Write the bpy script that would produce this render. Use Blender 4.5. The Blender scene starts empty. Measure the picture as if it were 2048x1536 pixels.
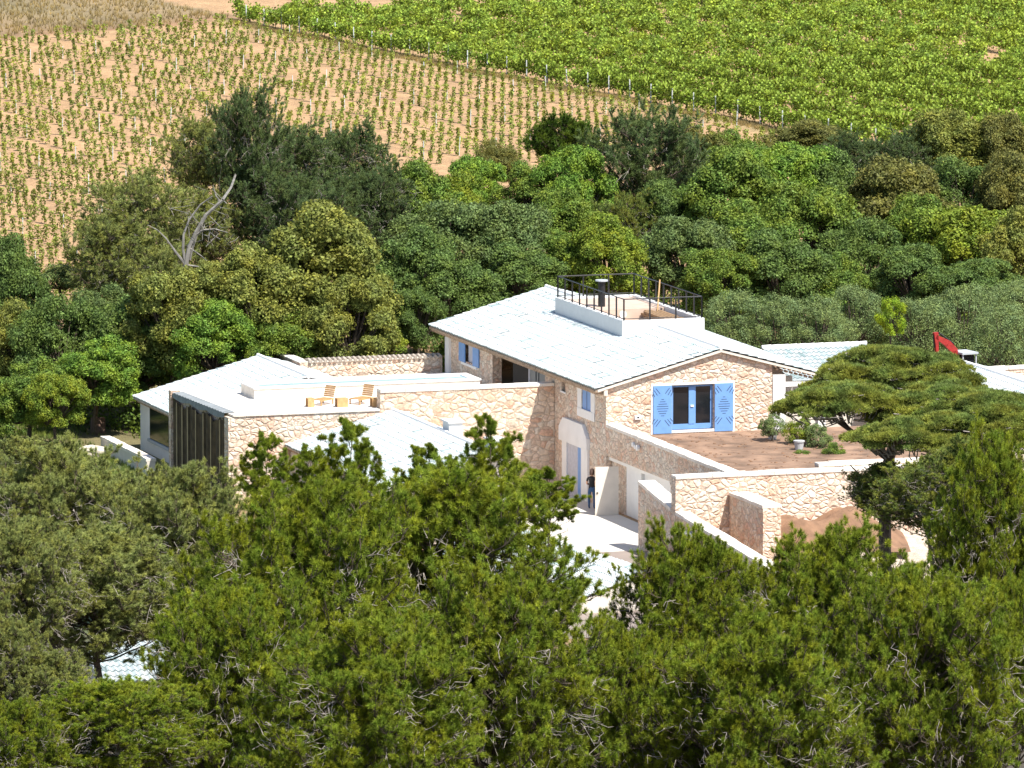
import bpy, math, random
import numpy as np
from mathutils import Vector, Matrix

# ------------------------------------------------------------------ camera
FPX = 16000.0; PHI = math.radians(7.3); TH = math.radians(17.8); D0 = 355.0
FW = np.array([0, math.cos(PHI), -math.sin(PHI)]); UPV = np.array([0, math.sin(PHI), math.cos(PHI)])
def ray(px, py): return np.array([(px-1024)/FPX, 0, 0]) - UPV*((py-768)/FPX) + FW
CAM = -D0*ray(1212, 1019)                    # origin = foot of the main house corner
AU = np.array([math.cos(TH), math.sin(TH), 0]); AV = np.array([-math.sin(TH), math.cos(TH), 0])
def W(px, py, z):                            # measured image point -> world point at height z
    d = ray(px, py); return CAM + d*((z-CAM[2])/d[2])
def WD(px, py, D): d = ray(px, py); return CAM + d*(D/d[1])
def hl(P): return (float(P@AU), float(P@AV), float(P[2]))   # world -> house axes
def HL(px, py, z): return hl(W(px, py, z))
sc = bpy.context.scene
cd = bpy.data.cameras.new('camera'); cam = bpy.data.objects.new('camera', cd); sc.collection.objects.link(cam)
cd.sensor_width = 36; cd.lens = FPX/2048*36; cd.clip_start = 5; cd.clip_end = 6000
cam.location = CAM; cam.rotation_euler = (math.pi/2-PHI, 0, 0); sc.camera = cam
# ------------------------------------------------------------------ light
SU = (-.27*AU + .58*AV - np.array([0, 0, 1.0])); SU /= np.linalg.norm(SU)
world = bpy.data.worlds.new('World'); sc.world = world; world.use_nodes = True
wn = world.node_tree.nodes; wl = world.node_tree.links
bg = wn['Background']; bg.inputs[1].default_value = 0.105
sky = wn.new('ShaderNodeTexSky'); sky.sky_type = 'NISHITA'; sky.sun_disc = False
sky.sun_elevation = math.asin(-SU[2]); sky.sun_rotation = math.atan2(-SU[0], -SU[1])
wl.new(sky.outputs[0], bg.inputs[0])
sl = bpy.data.lights.new('sun', 'SUN'); sl.energy = 5.0; sl.angle = math.radians(.5); sl.color = (1, .955, .88)
so = bpy.data.objects.new('sun', sl); sc.collection.objects.link(so)
so.rotation_euler = Vector(SU).to_track_quat('-Z', 'Y').to_euler()
sc.view_settings.view_transform = 'Standard'; sc.view_settings.look = 'None'
sc.view_settings.exposure = 0.76; sc.view_settings.gamma = 1
sc.cycles.max_bounces = 5; sc.cycles.transparent_max_bounces = 8

# ------------------------------------------------------------------ helpers
rng = np.random.default_rng(7); random.seed(7)
def tag(o, label=None, cat=None, group=None, kind=None):
    if label: o['label'] = label
    if cat: o['category'] = cat
    if group: o['group'] = group
    if kind: o['kind'] = kind
    return o
def link(o, parent=None):
    sc.collection.objects.link(o)
    if parent is not None: o.parent = parent
    return o
def empty(name, loc=(0, 0, 0), rz=0.0, **k):
    o = bpy.data.objects.new(name, None); o.empty_display_size = .2
    o.location = tuple(float(c) for c in loc); o.rotation_euler = (0, 0, rz); link(o); return tag(o, **k)
def pymesh(name, V, F, mat, parent=None, mi=None, smooth=False, **k):
    me = bpy.data.meshes.new(name); me.from_pydata([tuple(map(float, p)) for p in V], [], F)
    for m in (mat if isinstance(mat, list) else [mat]): me.materials.append(m)
    if mi is not None: me.polygons.foreach_set('material_index', mi)
    if smooth: me.polygons.foreach_set('use_smooth', [True]*len(me.polygons))
    me.update(); o = link(bpy.data.objects.new(name, me), parent); return tag(o, **k)
def npmesh(name, V, n, mat):
    """V: (k*n,3) array, k faces of n corners each"""
    me = bpy.data.meshes.new(name); k = len(V)//n
    me.vertices.add(len(V)); me.vertices.foreach_set('co', np.ascontiguousarray(V, dtype=np.float32).ravel())
    me.loops.add(len(V)); me.loops.foreach_set('vertex_index', np.arange(len(V), dtype=np.int32))
    me.polygons.add(k); me.polygons.foreach_set('loop_start', np.arange(0, len(V), n, dtype=np.int32))
    me.polygons.foreach_set('loop_total', np.full(k, n, dtype=np.int32))
    me.materials.append(mat); me.update(); return me
class MB:
    def __init__(s): s.V = []; s.F = []; s.M = []
    def add(s, V, F, m=0):
        b = len(s.V); s.V += [tuple(map(float, p)) for p in V]; s.F += [tuple(b+i for i in f) for f in F]; s.M += [m]*len(F)
    def box(s, a, b, m=0):
        x0, y0, z0 = a; x1, y1, z1 = b
        if x0 > x1: x0, x1 = x1, x0
        if y0 > y1: y0, y1 = y1, y0
        if z0 > z1: z0, z1 = z1, z0
        s.add([(x0,y0,z0),(x1,y0,z0),(x1,y1,z0),(x0,y1,z0),(x0,y0,z1),(x1,y0,z1),(x1,y1,z1),(x0,y1,z1)],
              [(0,3,2,1),(4,5,6,7),(0,1,5,4),(1,2,6,5),(2,3,7,6),(3,0,4,7)], m)
    def prism(s, pts, zb, zt, m=0, mt=None):           # footprint pts counter-clockwise; zt scalar or list
        n = len(pts); zt = [zt]*n if np.isscalar(zt) else zt; zb = [zb]*n if np.isscalar(zb) else zb
        V = [(p[0], p[1], zb[i]) for i, p in enumerate(pts)]+[(p[0], p[1], zt[i]) for i, p in enumerate(pts)]
        s.add(V, [tuple(range(n-1, -1, -1))]+[(i, (i+1) % n, n+(i+1) % n, n+i) for i in range(n)], m)
        s.add(V[n:], [tuple(range(n))], m if mt is None else mt)
    def bar(s, a, b, r, m=0, n=6):
        a = Vector(a); b = Vector(b); d = (b-a).normalized(); q = d.orthogonal().normalized(); w = d.cross(q)
        ra, rb = (r, r) if np.isscalar(r) else r
        V = [a+ra*(math.cos(t)*q+math.sin(t)*w) for t in [2*math.pi*i/n for i in range(n)]]+[b+rb*(math.cos(t)*q+math.sin(t)*w) for t in [2*math.pi*i/n for i in range(n)]]
        s.add(V, [(i, (i+1) % n, n+(i+1) % n, n+i) for i in range(n)]+[tuple(range(n-1, -1, -1)), tuple(range(n, 2*n))], m)
    def build(s, name, mat, parent=None, **k):
        return pymesh(name, s.V, s.F, mat, parent, s.M, **k)

def nodes(name):
    m = bpy.data.materials.new(name); m.use_nodes = True
    t = m.node_tree; return m, t, t.nodes, t.links, t.nodes['Principled BSDF']
def simple(name, col, rough=.7, var=.12, scale=3.0, metal=0, bump=0.0, bscale=40):
    m, t, n, l, b = nodes(name)
    tc = n.new('ShaderNodeTexCoord'); nz = n.new('ShaderNodeTexNoise'); nz.inputs['Scale'].default_value = scale; nz.inputs['Detail'].default_value = 6
    l.new(tc.outputs['Object'], nz.inputs['Vector'])
    r = n.new('ShaderNodeMapRange'); r.inputs[1].default_value = .3; r.inputs[2].default_value = .7
    r.inputs[3].default_value = 1-var; r.inputs[4].default_value = 1+var; l.new(nz.outputs[0], r.inputs[0])
    x = n.new('ShaderNodeVectorMath'); x.operation = 'SCALE'; x.inputs[0].default_value = col[:3]; l.new(r.outputs[0], x.inputs['Scale'])
    l.new(x.outputs[0], b.inputs['Base Color']); b.inputs['Roughness'].default_value = rough; b.inputs['Metallic'].default_value = metal
    if bump:
        n2 = n.new('ShaderNodeTexNoise'); n2.inputs['Scale'].default_value = bscale; l.new(tc.outputs['Object'], n2.inputs['Vector'])
        bp = n.new('ShaderNodeBump'); bp.inputs['Strength'].default_value = bump; bp.inputs['Distance'].default_value = .05
        l.new(n2.outputs[0], bp.inputs['Height']); l.new(bp.outputs[0], b.inputs['Normal'])
    return m
def ramp(n, stops):
    r = n.new('ShaderNodeValToRGB'); e = r.color_ramp.elements
    e[0].position, e[0].color = stops[0][0], (*stops[0][1], 1); e[1].position, e[1].color = stops[-1][0], (*stops[-1][1], 1)
    for p, c in stops[1:-1]:
        k = e.new(p); k.color = (*c, 1)
    return r
def stone_mat(name, scale=3.0, tint=(1, 1, 1)):
    m, t, n, l, b = nodes(name)
    tc = n.new('ShaderNodeTexCoord')
    mp = n.new('ShaderNodeMapping'); mp.inputs['Scale'].default_value = (.85, .85, 1.15); l.new(tc.outputs['Object'], mp.inputs[0])
    nz = n.new('ShaderNodeTexNoise'); nz.inputs['Scale'].default_value = 1.7; nz.inputs['Detail'].default_value = 3; l.new(mp.outputs[0], nz.inputs['Vector'])
    ad = n.new('ShaderNodeMixRGB'); ad.blend_type = 'ADD'; ad.inputs[0].default_value = .42; l.new(mp.outputs[0], ad.inputs[1]); l.new(nz.outputs[1], ad.inputs[2])
    vs = []
    for ft in ('F1', 'DISTANCE_TO_EDGE'):
        v = n.new('ShaderNodeTexVoronoi'); v.feature = ft; v.inputs['Scale'].default_value = scale; v.inputs['Randomness'].default_value = .95
        l.new(ad.outputs[0], v.inputs['Vector']); vs.append(v)
    sp = n.new('ShaderNodeSeparateColor'); l.new(vs[0].outputs['Color'], sp.inputs[0])
    T = lambda c: tuple(a*b_ for a, b_ in zip(c, tint))
    rp = ramp(n, [(0, T((.70, .54, .42))), (.2, T((.72, .62, .50))), (.45, T((.80, .70, .58))), (.62, T((.68, .46, .34))), (.75, T((.82, .73, .62))), (.9, T((.60, .51, .41))), (1, T((.66, .44, .32)))])
    l.new(sp.outputs[0], rp.inputs[0])
    # large drifting patches of rustier stone and fine mottling
    n3 = n.new('ShaderNodeTexNoise'); n3.inputs['Scale'].default_value = .55; n3.inputs['Detail'].default_value = 3; l.new(tc.outputs['Object'], n3.inputs['Vector'])
    r3 = n.new('ShaderNodeMapRange'); r3.inputs[1].default_value = .42; r3.inputs[2].default_value = .68; l.new(n3.outputs[0], r3.inputs[0])
    mx0 = n.new('ShaderNodeMixRGB'); mx0.blend_type = 'MULTIPLY'; mx0.inputs[2].default_value = (1, .87, .79, 1); l.new(r3.outputs[0], mx0.inputs[0]); l.new(rp.outputs[0], mx0.inputs[1])
    n4 = n.new('ShaderNodeTexNoise'); n4.inputs['Scale'].default_value = 9; n4.inputs['Detail'].default_value = 5; l.new(tc.outputs['Object'], n4.inputs['Vector'])
    r4 = n.new('ShaderNodeMapRange'); r4.inputs[1].default_value = .3; r4.inputs[2].default_value = .7; r4.inputs[3].default_value = .72; r4.inputs[4].default_value = 1.18; l.new(n4.outputs[0], r4.inputs[0])
    x = n.new('ShaderNodeVectorMath'); x.operation = 'SCALE'; l.new(mx0.outputs[0], x.inputs[0]); l.new(r4.outputs[0], x.inputs['Scale'])
    er = n.new('ShaderNodeMapRange'); er.inputs[1].default_value = .01; er.inputs[2].default_value = .06; l.new(vs[1].outputs['Distance'], er.inputs[0])
    mx = n.new('ShaderNodeMixRGB'); mx.inputs[1].default_value = (.46, .35, .26, 1); l.new(er.outputs[0], mx.inputs[0]); l.new(x.outputs[0], mx.inputs[2])
    l.new(mx.outputs[0], b.inputs['Base Color']); b.inputs['Roughness'].default_value = .9
    hr = n.new('ShaderNodeMapRange'); hr.inputs[1].default_value = 0; hr.inputs[2].default_value = .22; l.new(vs[1].outputs['Distance'], hr.inputs[0])
    sm = n.new('ShaderNodeMath'); sm.operation = 'MULTIPLY_ADD'; sm.inputs[1].default_value = .5; l.new(n4.outputs[0], sm.inputs[0]); l.new(hr.outputs[0], sm.inputs[2])
    bp = n.new('ShaderNodeBump'); bp.inputs['Strength'].default_value = .75; bp.inputs['Distance'].default_value = .05
    l.new(sm.outputs[0], bp.inputs['Height']); l.new(bp.outputs[0], b.inputs['Normal'])
    return m
def leaf_mat(name, col, var=.35, hue=.10, trans=.3, rough=.55, clump=2.4):
    m, t, n, l, b = nodes(name)
    g = n.new('ShaderNodeNewGeometry'); tc = n.new('ShaderNodeTexCoord')
    nz = n.new('ShaderNodeTexNoise'); nz.inputs['Scale'].default_value = .8; nz.inputs['Detail'].default_value = 2; l.new(tc.outputs['Object'], nz.inputs['Vector'])
    r = n.new('ShaderNodeMapRange'); r.inputs[3].default_value = 1-var; r.inputs[4].default_value = 1+var; l.new(g.outputs['Random Per Island'], r.inputs[0])
    mx = n.new('ShaderNodeMixRGB'); mx.inputs[1].default_value = (*col, 1)
    c2 = (col[0]*(1+hue*6), col[1]*(1+hue*2.2), col[2]*.8); mx.inputs[2].default_value = (*c2, 1)
    r2 = n.new('ShaderNodeMapRange'); r2.inputs[1].default_value = .38; r2.inputs[2].default_value = .66; l.new(nz.outputs[0], r2.inputs[0]); l.new(r2.outputs[0], mx.inputs[0])
    nc = n.new('ShaderNodeTexNoise'); nc.inputs['Scale'].default_value = clump; nc.inputs['Detail'].default_value = 2; l.new(tc.outputs['Object'], nc.inputs['Vector'])
    rc = n.new('ShaderNodeMapRange'); rc.inputs[1].default_value = .33; rc.inputs[2].default_value = .67; rc.inputs[3].default_value = .55; rc.inputs[4].default_value = 1.4; l.new(nc.outputs[0], rc.inputs[0])
    mm = n.new('ShaderNodeMath'); mm.operation = 'MULTIPLY'; l.new(rc.outputs[0], mm.inputs[0]); l.new(r.outputs[0], mm.inputs[1])
    x = n.new('ShaderNodeVectorMath'); x.operation = 'SCALE'; l.new(mx.outputs[0], x.inputs[0]); l.new(mm.outputs[0], x.inputs['Scale'])
    l.new(x.outputs[0], b.inputs['Base Color']); b.inputs['Roughness'].default_value = rough; b.inputs['Specular IOR Level'].default_value = .18
    tr = n.new('ShaderNodeBsdfTranslucent'); l.new(x.outputs[0], tr.inputs[0])
    ms = n.new('ShaderNodeMixShader'); ms.inputs[0].default_value = trans
    l.new(b.outputs[0], ms.inputs[1]); l.new(tr.outputs[0], ms.inputs[2]); l.new(ms.outputs[0], n['Material Output'].inputs[0])
    return m
def tile_mat():
    m, t, n, l, b = nodes('pale_roof_tile')
    at = n.new('ShaderNodeAttribute'); at.attribute_name = 'tile'
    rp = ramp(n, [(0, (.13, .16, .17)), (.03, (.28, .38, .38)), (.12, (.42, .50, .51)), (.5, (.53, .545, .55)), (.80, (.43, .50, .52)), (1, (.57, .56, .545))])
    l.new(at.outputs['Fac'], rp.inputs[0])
    tc = n.new('ShaderNodeTexCoord'); nz = n.new('ShaderNodeTexNoise'); nz.inputs['Scale'].default_value = 1.2; nz.inputs['Detail'].default_value = 7
    l.new(tc.outputs['Object'], nz.inputs['Vector'])
    r = n.new('ShaderNodeMapRange'); r.inputs[1].default_value = .3; r.inputs[2].default_value = .7; r.inputs[3].default_value = .86; r.inputs[4].default_value = 1.02; l.new(nz.outputs[0], r.inputs[0])
    x = n.new('ShaderNodeVectorMath'); x.operation = 'SCALE'; l.new(rp.outputs[0], x.inputs[0]); l.new(r.outputs[0], x.inputs['Scale'])
    l.new(x.outputs[0], b.inputs['Base Color']); b.inputs['Roughness'].default_value = .75
    return m
def ground_mat():
    m, t, n, l, b = nodes('ground_soil')
    at = n.new('ShaderNodeAttribute'); at.attribute_name = 'soil'
    tc = n.new('ShaderNodeTexCoord'); prev = None
    fac = []
    for s, a0, a1 in ((.35, .8, 1.2), (3.2, .78, 1.22), (14, .75, 1.2)):
        nz = n.new('ShaderNodeTexNoise'); nz.inputs['Scale'].default_value = s; nz.inputs['Detail'].default_value = 5; l.new(tc.outputs['Object'], nz.inputs['Vector'])
        r = n.new('ShaderNodeMapRange'); r.inputs[1].default_value = .3; r.inputs[2].default_value = .7; r.inputs[3].default_value = a0; r.inputs[4].default_value = a1; l.new(nz.outputs[0], r.inputs[0]); fac.append(r)
    cur = at.outputs['Color']
    for r in fac:
        x = n.new('ShaderNodeVectorMath'); x.operation = 'SCALE'; l.new(cur, x.inputs[0]); l.new(r.outputs[0], x.inputs['Scale']); cur = x.outputs[0]
    l.new(cur, b.inputs['Base Color']); b.inputs['Roughness'].default_value = .95
    bp = n.new('ShaderNodeBump'); bp.inputs['Strength'].default_value = .7; bp.inputs['Distance'].default_value = .12; l.new(fac[2].outputs[0], bp.inputs['Height']); l.new(bp.outputs[0], b.inputs['Normal'])
    return m
M = dict(
    stone=stone_mat('rubble_stone', 3.7), stone2=stone_mat('rubble_stone_large', 2.9, (1, .97, .94)),
    plaster=simple('white_plaster', (.80, .79, .77), .85, .05, 1.5, bump=.15), coping=simple('pale_coping', (.74, .68, .60), .9, .14, 2.5, bump=.5, bscale=9),
    cream=simple('cream_render', (.66, .60, .52), .85, .07, 2), slate=simple('slate_grey_panel', (.10, .12, .14), .5, .05), tan=simple('tan_terrace', (.50, .38, .30), .85, .12, 2),
    tile=tile_mat(), clay=simple('clay_tile_end', (.45, .33, .23), .8, .3, 8), cap=simple('weathered_cap_tile', (.42, .36, .30), .85, .25, 5), blue=simple('blue_paint', (.155, .32, .64), .5, .06, 4),
    bluedark=simple('blue_slot', (.04, .07, .14), .8), glass=simple('dark_glass', (.012, .014, .018), .08, .0), dark=simple('shade_black', (.02, .017, .015), .9),  # the near-black dark material paints the shade of unlit interiors
    black=simple('black_metal', (.015, .015, .017), .4), white=simple('white_paint', (.82, .82, .80), .5, .03), grey=simple('grey_paint', (.42, .45, .47), .6, .05),
    curtain=simple('pale_curtain', (.50, .50, .55), .9, .1, 6), dirt=simple('brown_dirt', (.225, .14, .09), .95, .45, 1.1, bump=1.0, bscale=3), dirtpile=simple('dug_dirt', (.21, .12, .07), .95, .3, 1.8, bump=1, bscale=4),
    concrete=simple('pale_concrete', (.62, .58, .52), .9, .06, .8), lane=simple('pinkish_lane', (.27, .22, .19), .95, .08, .8), water=simple('pool_water', (.45, .62, .66), .05, .05),
    wood=simple('light_wood', (.50, .30, .13), .7, .2, 6), woodp=simple('planks', (.26, .16, .08), .8, .35, 9), net=simple('dark_liner', (.075, .050, .024), .9, .5, 2.2, bump=.4), rope=simple('tan_strap', (.42, .32, .18), .8),
    linercloth=simple('grey_fabric', (.22, .24, .25), .8, .2, 4), red=simple('red_machine_paint', (.33, .022, .018), .45, .2, 5), rubber=simple('rubber', (.02, .02, .02), .8), bark=simple('grey_brown_bark', (.10, .075, .055), .95, .4, 5, bump=.6),
    twig=simple('pale_twig', (.34, .30, .26), .9, .35, 3), dead=simple('silver_deadwood', (.21, .195, .175), .9, .5, 2.5), stake=simple('galvanised_stake', (.60, .63, .64), .5, .08), pot=simple('grey_pot', (.45, .46, .46), .7), rockm=simple('pale_rock', (.55, .48, .40), .95, .2, 3, bump=.8, bscale=4),
    stumpm=simple('stump_bark', (.16, .10, .075), .95, .4, 5, bump=.8, bscale=8), skin=simple('skin', (.55, .32, .22), .6), shirt=simple('black_shirt', (.02, .02, .022), .9), jeans=simple('blue_jeans', (.035, .09, .20), .9), hair=simple('brown_hair', (.06, .03, .02), .7),
    peach=simple('peach_cloth', (.62, .33, .20), .9), ground=ground_mat())

# ------------------------------------------------------------------ terrain
def sstep(a, b, x): t = np.clip((x-a)/(b-a), 0, 1); return t*t*(3-2*t)
def hgt(x, y):
    x = np.asarray(x, float); y = np.asarray(y, float)
    Dc = y-CAM[1]
    h = 45*np.clip(1-Dc/300, 0, 1)**1.3
    h = h+2.5*sstep(26, 44, y)+.012*np.clip(y-60, 0, 600)
    h = h+2.2*sstep(9, 14, x)*sstep(-20, -6, y)*(1-sstep(26, 44, y))
    h = h+.9*sstep(5, 9, x)*sstep(-30, -24, y)*(1-sstep(-6, -3, y))*(1-sstep(9, 14, x))
    return h + .10*np.sin(x*.37+1)*np.sin(y*.29)*sstep(40, 60, np.abs(y-5))
def G(px, py):                      # measured ground point (iterated against the terrain)
    z = 1.0
    for _ in range(12): P = W(px, py, z); z = float(hgt(P[0], P[1]))
    return P
def side(P, A, B): return (B[0]-A[0])*(P[1]-A[1])-(B[1]-A[1])*(P[0]-A[0])
E0 = G(490, 42); E1 = G(1700, 284)          # border between the two vineyards
ED = (E1-E0)[:2]/np.linalg.norm((E1-E0)[:2]); EN = np.array([-ED[1], ED[0]])   # EN points away from the camera side
if EN[1] < 0: EN = -EN
def edist(x, y): return (x-E0[0])*EN[0]+(y-E0[1])*EN[1]      # >0 : beyond the border (green field)
def ealong(x, y): return (x-E0[0])*ED[0]+(y-E0[1])*ED[1]
K0 = G(-40, 84); K1 = G(490, 38)            # upper edge of bare soil, left
KD = (K1-K0)[:2]/np.linalg.norm((K1-K0)[:2]); KN = np.array([-KD[1], KD[0]])
if KN[1] < 0: KN = -KN
def kdist(x, y): return (x-K0[0])*KN[0]+(y-K0[1])*KN[1]
def make_ground():
    xs = np.concatenate([[-2500, -1200, -500, -250, -150, -100], np.arange(-70, 70, 1.0), [70, 100, 150, 250, 500, 1200, 2500]])
    ys = np.concatenate([[-900, -600, -420, -360, -300, -250, -200, -170], np.arange(-160, 330, 1.2), [330, 400, 600, 1000, 2000, 4000]])
    X, Y = np.meshgrid(xs, ys); Zz = hgt(X, Y)
    ny, nx = X.shape
    col = np.zeros((ny, nx, 3))
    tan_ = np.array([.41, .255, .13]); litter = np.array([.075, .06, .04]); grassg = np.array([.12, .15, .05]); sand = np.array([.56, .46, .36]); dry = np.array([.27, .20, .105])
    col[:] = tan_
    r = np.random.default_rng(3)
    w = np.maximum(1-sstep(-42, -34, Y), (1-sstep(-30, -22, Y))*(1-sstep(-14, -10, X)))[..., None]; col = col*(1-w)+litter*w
    wl_ = (sstep(-40, -32, Y)*(1-sstep(34, 44, Y))*(1-sstep(-22, -14, X)))[..., None]; col = col*(1-wl_)+grassg*wl_
    wr = (sstep(7, 11, X)*sstep(-38, -30, Y)*(1-sstep(22, 30, Y)))[..., None]; col = col*(1-wr)+sand*wr
    wk = sstep(-.3, .6, kdist(X, Y)+.8*np.sin(X*.9))*(edist(X, Y) < 1.5)
    n = .5+.5*np.sin(X*.31+1.3*np.sin(Y*.11))*np.sin(Y*.17+X*.07)
    dcol = dry*(1-n[..., None]*.55)+np.array([.10, .12, .06])*n[..., None]*.55
    nearb = np.exp(-np.clip(kdist(X, Y), 0, 99)/5)[..., None]*.7; dcol = dcol*(1-nearb)+np.array([.34, .16, .085])*nearb
    col = col*(1-wk[..., None])+dcol*wk[..., None]
    we = np.exp(-((edist(X, Y)+.9)/1.1)**2)[..., None]*(ealong(X, Y) > -2)[..., None]; col = col*(1-we*.75)+np.array([.20, .19, .08])*we*.75
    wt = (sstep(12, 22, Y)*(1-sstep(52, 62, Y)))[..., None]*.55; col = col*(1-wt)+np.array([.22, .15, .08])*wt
    V = np.stack([X, Y, Zz], -1).reshape(-1, 3)
    idx = np.arange(ny*nx).reshape(ny, nx)
    F = np.stack([idx[:-1, :-1], idx[:-1, 1:], idx[1:, 1:], idx[1:, :-1]], -1).reshape(-1, 4)
    me = bpy.data.meshes.new('ground'); me.vertices.add(len(V)); me.vertices.foreach_set('co', V.ravel())
    me.loops.add(F.size); me.loops.foreach_set('vertex_index', F.ravel().astype(np.int32)); me.polygons.add(len(F))
    me.polygons.foreach_set('loop_start', np.arange(0, F.size, 4, dtype=np.int32)); me.polygons.foreach_set('loop_total', np.full(len(F), 4, dtype=np.int32))
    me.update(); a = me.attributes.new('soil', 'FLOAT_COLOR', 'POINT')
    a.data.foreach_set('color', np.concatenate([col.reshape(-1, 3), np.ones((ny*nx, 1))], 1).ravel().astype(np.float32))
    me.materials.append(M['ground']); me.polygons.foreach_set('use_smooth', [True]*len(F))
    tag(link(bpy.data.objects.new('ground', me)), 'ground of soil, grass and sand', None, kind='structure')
make_ground()

# ------------------------------------------------------------------ roof tiles (barrel tiles modelled as waves, rows stepping down the slope)
def tile_surface(p0, along, down, L, S, pitch=.24, row=.42, amp=.045):
    """corrugated sheet: p0 top corner, 'along' unit vector along the ridge (length L), 'down' unit slope vector (length S)"""
    along = np.array(along, float); down = np.array(down, float); nrm = np.cross(along, down)
    if nrm[2] < 0: nrm = -nrm
    nw = max(1, int(L/pitch)); K = 4; nr = max(1, int(S/row)); q = L/nw
    ts = np.arange(nw*K+1)/K; prof = np.sin((ts*2*math.pi)); prof = np.sign(prof)*np.abs(prof)**.7
    V = []; F = []; A = []
    r = np.random.default_rng(int(L*100+S*10))
    jit = r.normal(0, .012, (nr, nw+1))
    for j in range(nr):
        s0, s1 = S*j/nr, S*(j+1)/nr+.03
        b = len(V)
        for (s, lift) in ((s0, 0), (s1, .045)):
            for i, t in enumerate(ts):
                dj = jit[j, int(i//K)]
                V.append(np.array(p0)+along*(t*q)+down*(s+dj)+nrm*(prof[i]*amp+lift))
        n = len(ts); tv = r.random(nw)
        for i in range(n-1): F.append((b+i, b+i+1, b+n+i+1, b+n+i)); A.append(tv[i//K])
        # butt end of every row
        b2 = len(V)
        for i, t in enumerate(ts): V.append(np.array(p0)+along*(t*q)+down*(s1+jit[j, int(i//K)])+nrm*(prof[i]*amp-.012))
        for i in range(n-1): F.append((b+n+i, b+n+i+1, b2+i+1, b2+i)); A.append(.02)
    return V, F, A
def roof_part(name, sheets, parent, deck=None, **k):
    V = []; F = []; A = []
    for s in sheets:
        v, f, a = tile_surface(*s); b = len(V); V += v; F += [tuple(b+i for i in q) for q in f]; A += a
    o = pymesh(name, V, F, M['tile'], parent, **k)
    at = o.data.attributes.new('tile', 'FLOAT', 'FACE'); at.data.foreach_set('value', A)
    return o
def ridge_row(name, a, b, parent, r=.10):
    a = np.array(a, float); b = np.array(b, float); L = np.linalg.norm(b-a); n = max(1, int(L/.42)); mb = MB()
    for i in range(n):
        mb.bar(a+(b-a)*i/n, a+(b-a)*(i+1.06)/n, (r*.85, r*1.05), 0, 8)
    return mb.build(name, M['plaster'], parent)
def eave_row(name, a, b, parent, r=.055, pitch=.24, out=(-1, 0, 0)):
    """two-course row of clay tile ends (genoise) under an eave"""
    a = np.array(a, float); b = np.array(b, float); out = np.array(out, float); L = np.linalg.norm(b-a); n = int(L/pitch); mb = MB()
    d = (b-a)/L
    for c, (dz, do) in enumerate(((0, 0), (-.13, -.14))):
        for i in range(n):
            p = a+d*(i+.5+.5*(c % 2))*pitch+np.array([0, 0, dz])-out*(-do)
            mb.bar(p-out*.25, p+out*.04, r, 0, 6)
    return mb.build(name, M['clay'], parent)

# ------------------------------------------------------------------ main house (axes: u along the gable, v back along the long wall)
SL = .272
house = empty('farmhouse', (0, 0, 0), TH, label='large rubble stone farmhouse with pale tiled roof, blue shutters and railed roof deck', cat='house')
Lh = 24.0
mb = MB()
zr = lambda uu: 5.52+SL*uu if uu < 5.33 else 5.52+SL*5.33-SL*(uu-5.33)
# left wall: built as piers and panels around its openings (u from 0 to .45)
def wallL(v0, v1, z0, z1, u0=0.0, u1=.45): mb.box((u0, v0, z0), (u1, v1, z1))
T = 5.42
wallL(0, 2.13, 0, T); wallL(2.13, 3.41, 0, 4.1); wallL(2.13, 3.41, 5.36, T)          # shutter window pier
wallL(3.41, 5.8, 2.95, T); wallL(5.3, 5.8, 0, 2.95); 
wallL(5.8, 6.35, 0, 4.55); wallL(5.8, 6.35, 5.25, T); wallL(6.35, 8.75, 0, T)
wallL(2.13+1.28, 3.41+.0001, 0, 2.95)
wallL(8.75, 14.2, 0, 3.3); wallL(14.2, 16.6, 0, T, 1.0, 1.4); wallL(14.2, 16.6, 0, 3.3, 0, 1.0); wallL(16.6, 18.9, 0, T); wallL(18.9, 21.3, 0, 4.15); wallL(18.9, 21.3, 5.36, T); wallL(21.3, 23.0, 0, T)
# gable wall with the French door opening (v from 0 to .45), polygons up to the roof line
def gw(u0, u1, z0, z1=None, top=True, vv=(0.0, .45)):
    if z1 is None:
        pts = [(u0, zr(u0)-.14)]+([(5.33, zr(5.33)-.14)] if u0 < 5.33 < u1 else [])+[(u1, zr(u1)-.14)]
    else: pts = [(u0, z1), (u1, z1)]
    n = 2+len(pts); poly = [(u0, z0), (u1, z0)]+pts[::-1]
    V = [(p[0], vv[0], p[1]) for p in poly]+[(p[0], vv[1], p[1]) for p in poly]
    mb.add(V, [tuple(range(n)), tuple(range(2*n-1, n-1, -1))]+[(i, n+i, n+(i+1) % n, (i+1) % n) for i in range(n)])
gw(.45, 3.08, 0); gw(3.08, 5.05, 5.42); gw(3.08, 5.05, 0, 3.3); gw(5.05, 7.8, 0)
mb.box((7.35, .45, 0), (7.8, Lh, 4.9)); mb.box((.45, Lh-.45, 0), (7.35, Lh, 5.3))
mb.box((0, 0, T), (.45, .4, 5.44))
mb.build('wall', M['stone'], house)
mb = MB(); mb.box((.5, .5, 3.12), (7.3, Lh-.5, 3.28)); mb.build('floor_slab', M['cream'], house)
mb = MB(); mb.box((3.2, 6, 3.29), (3.35, 22, 5.3)); mb.build('partition', M['dark'], house)
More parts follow.
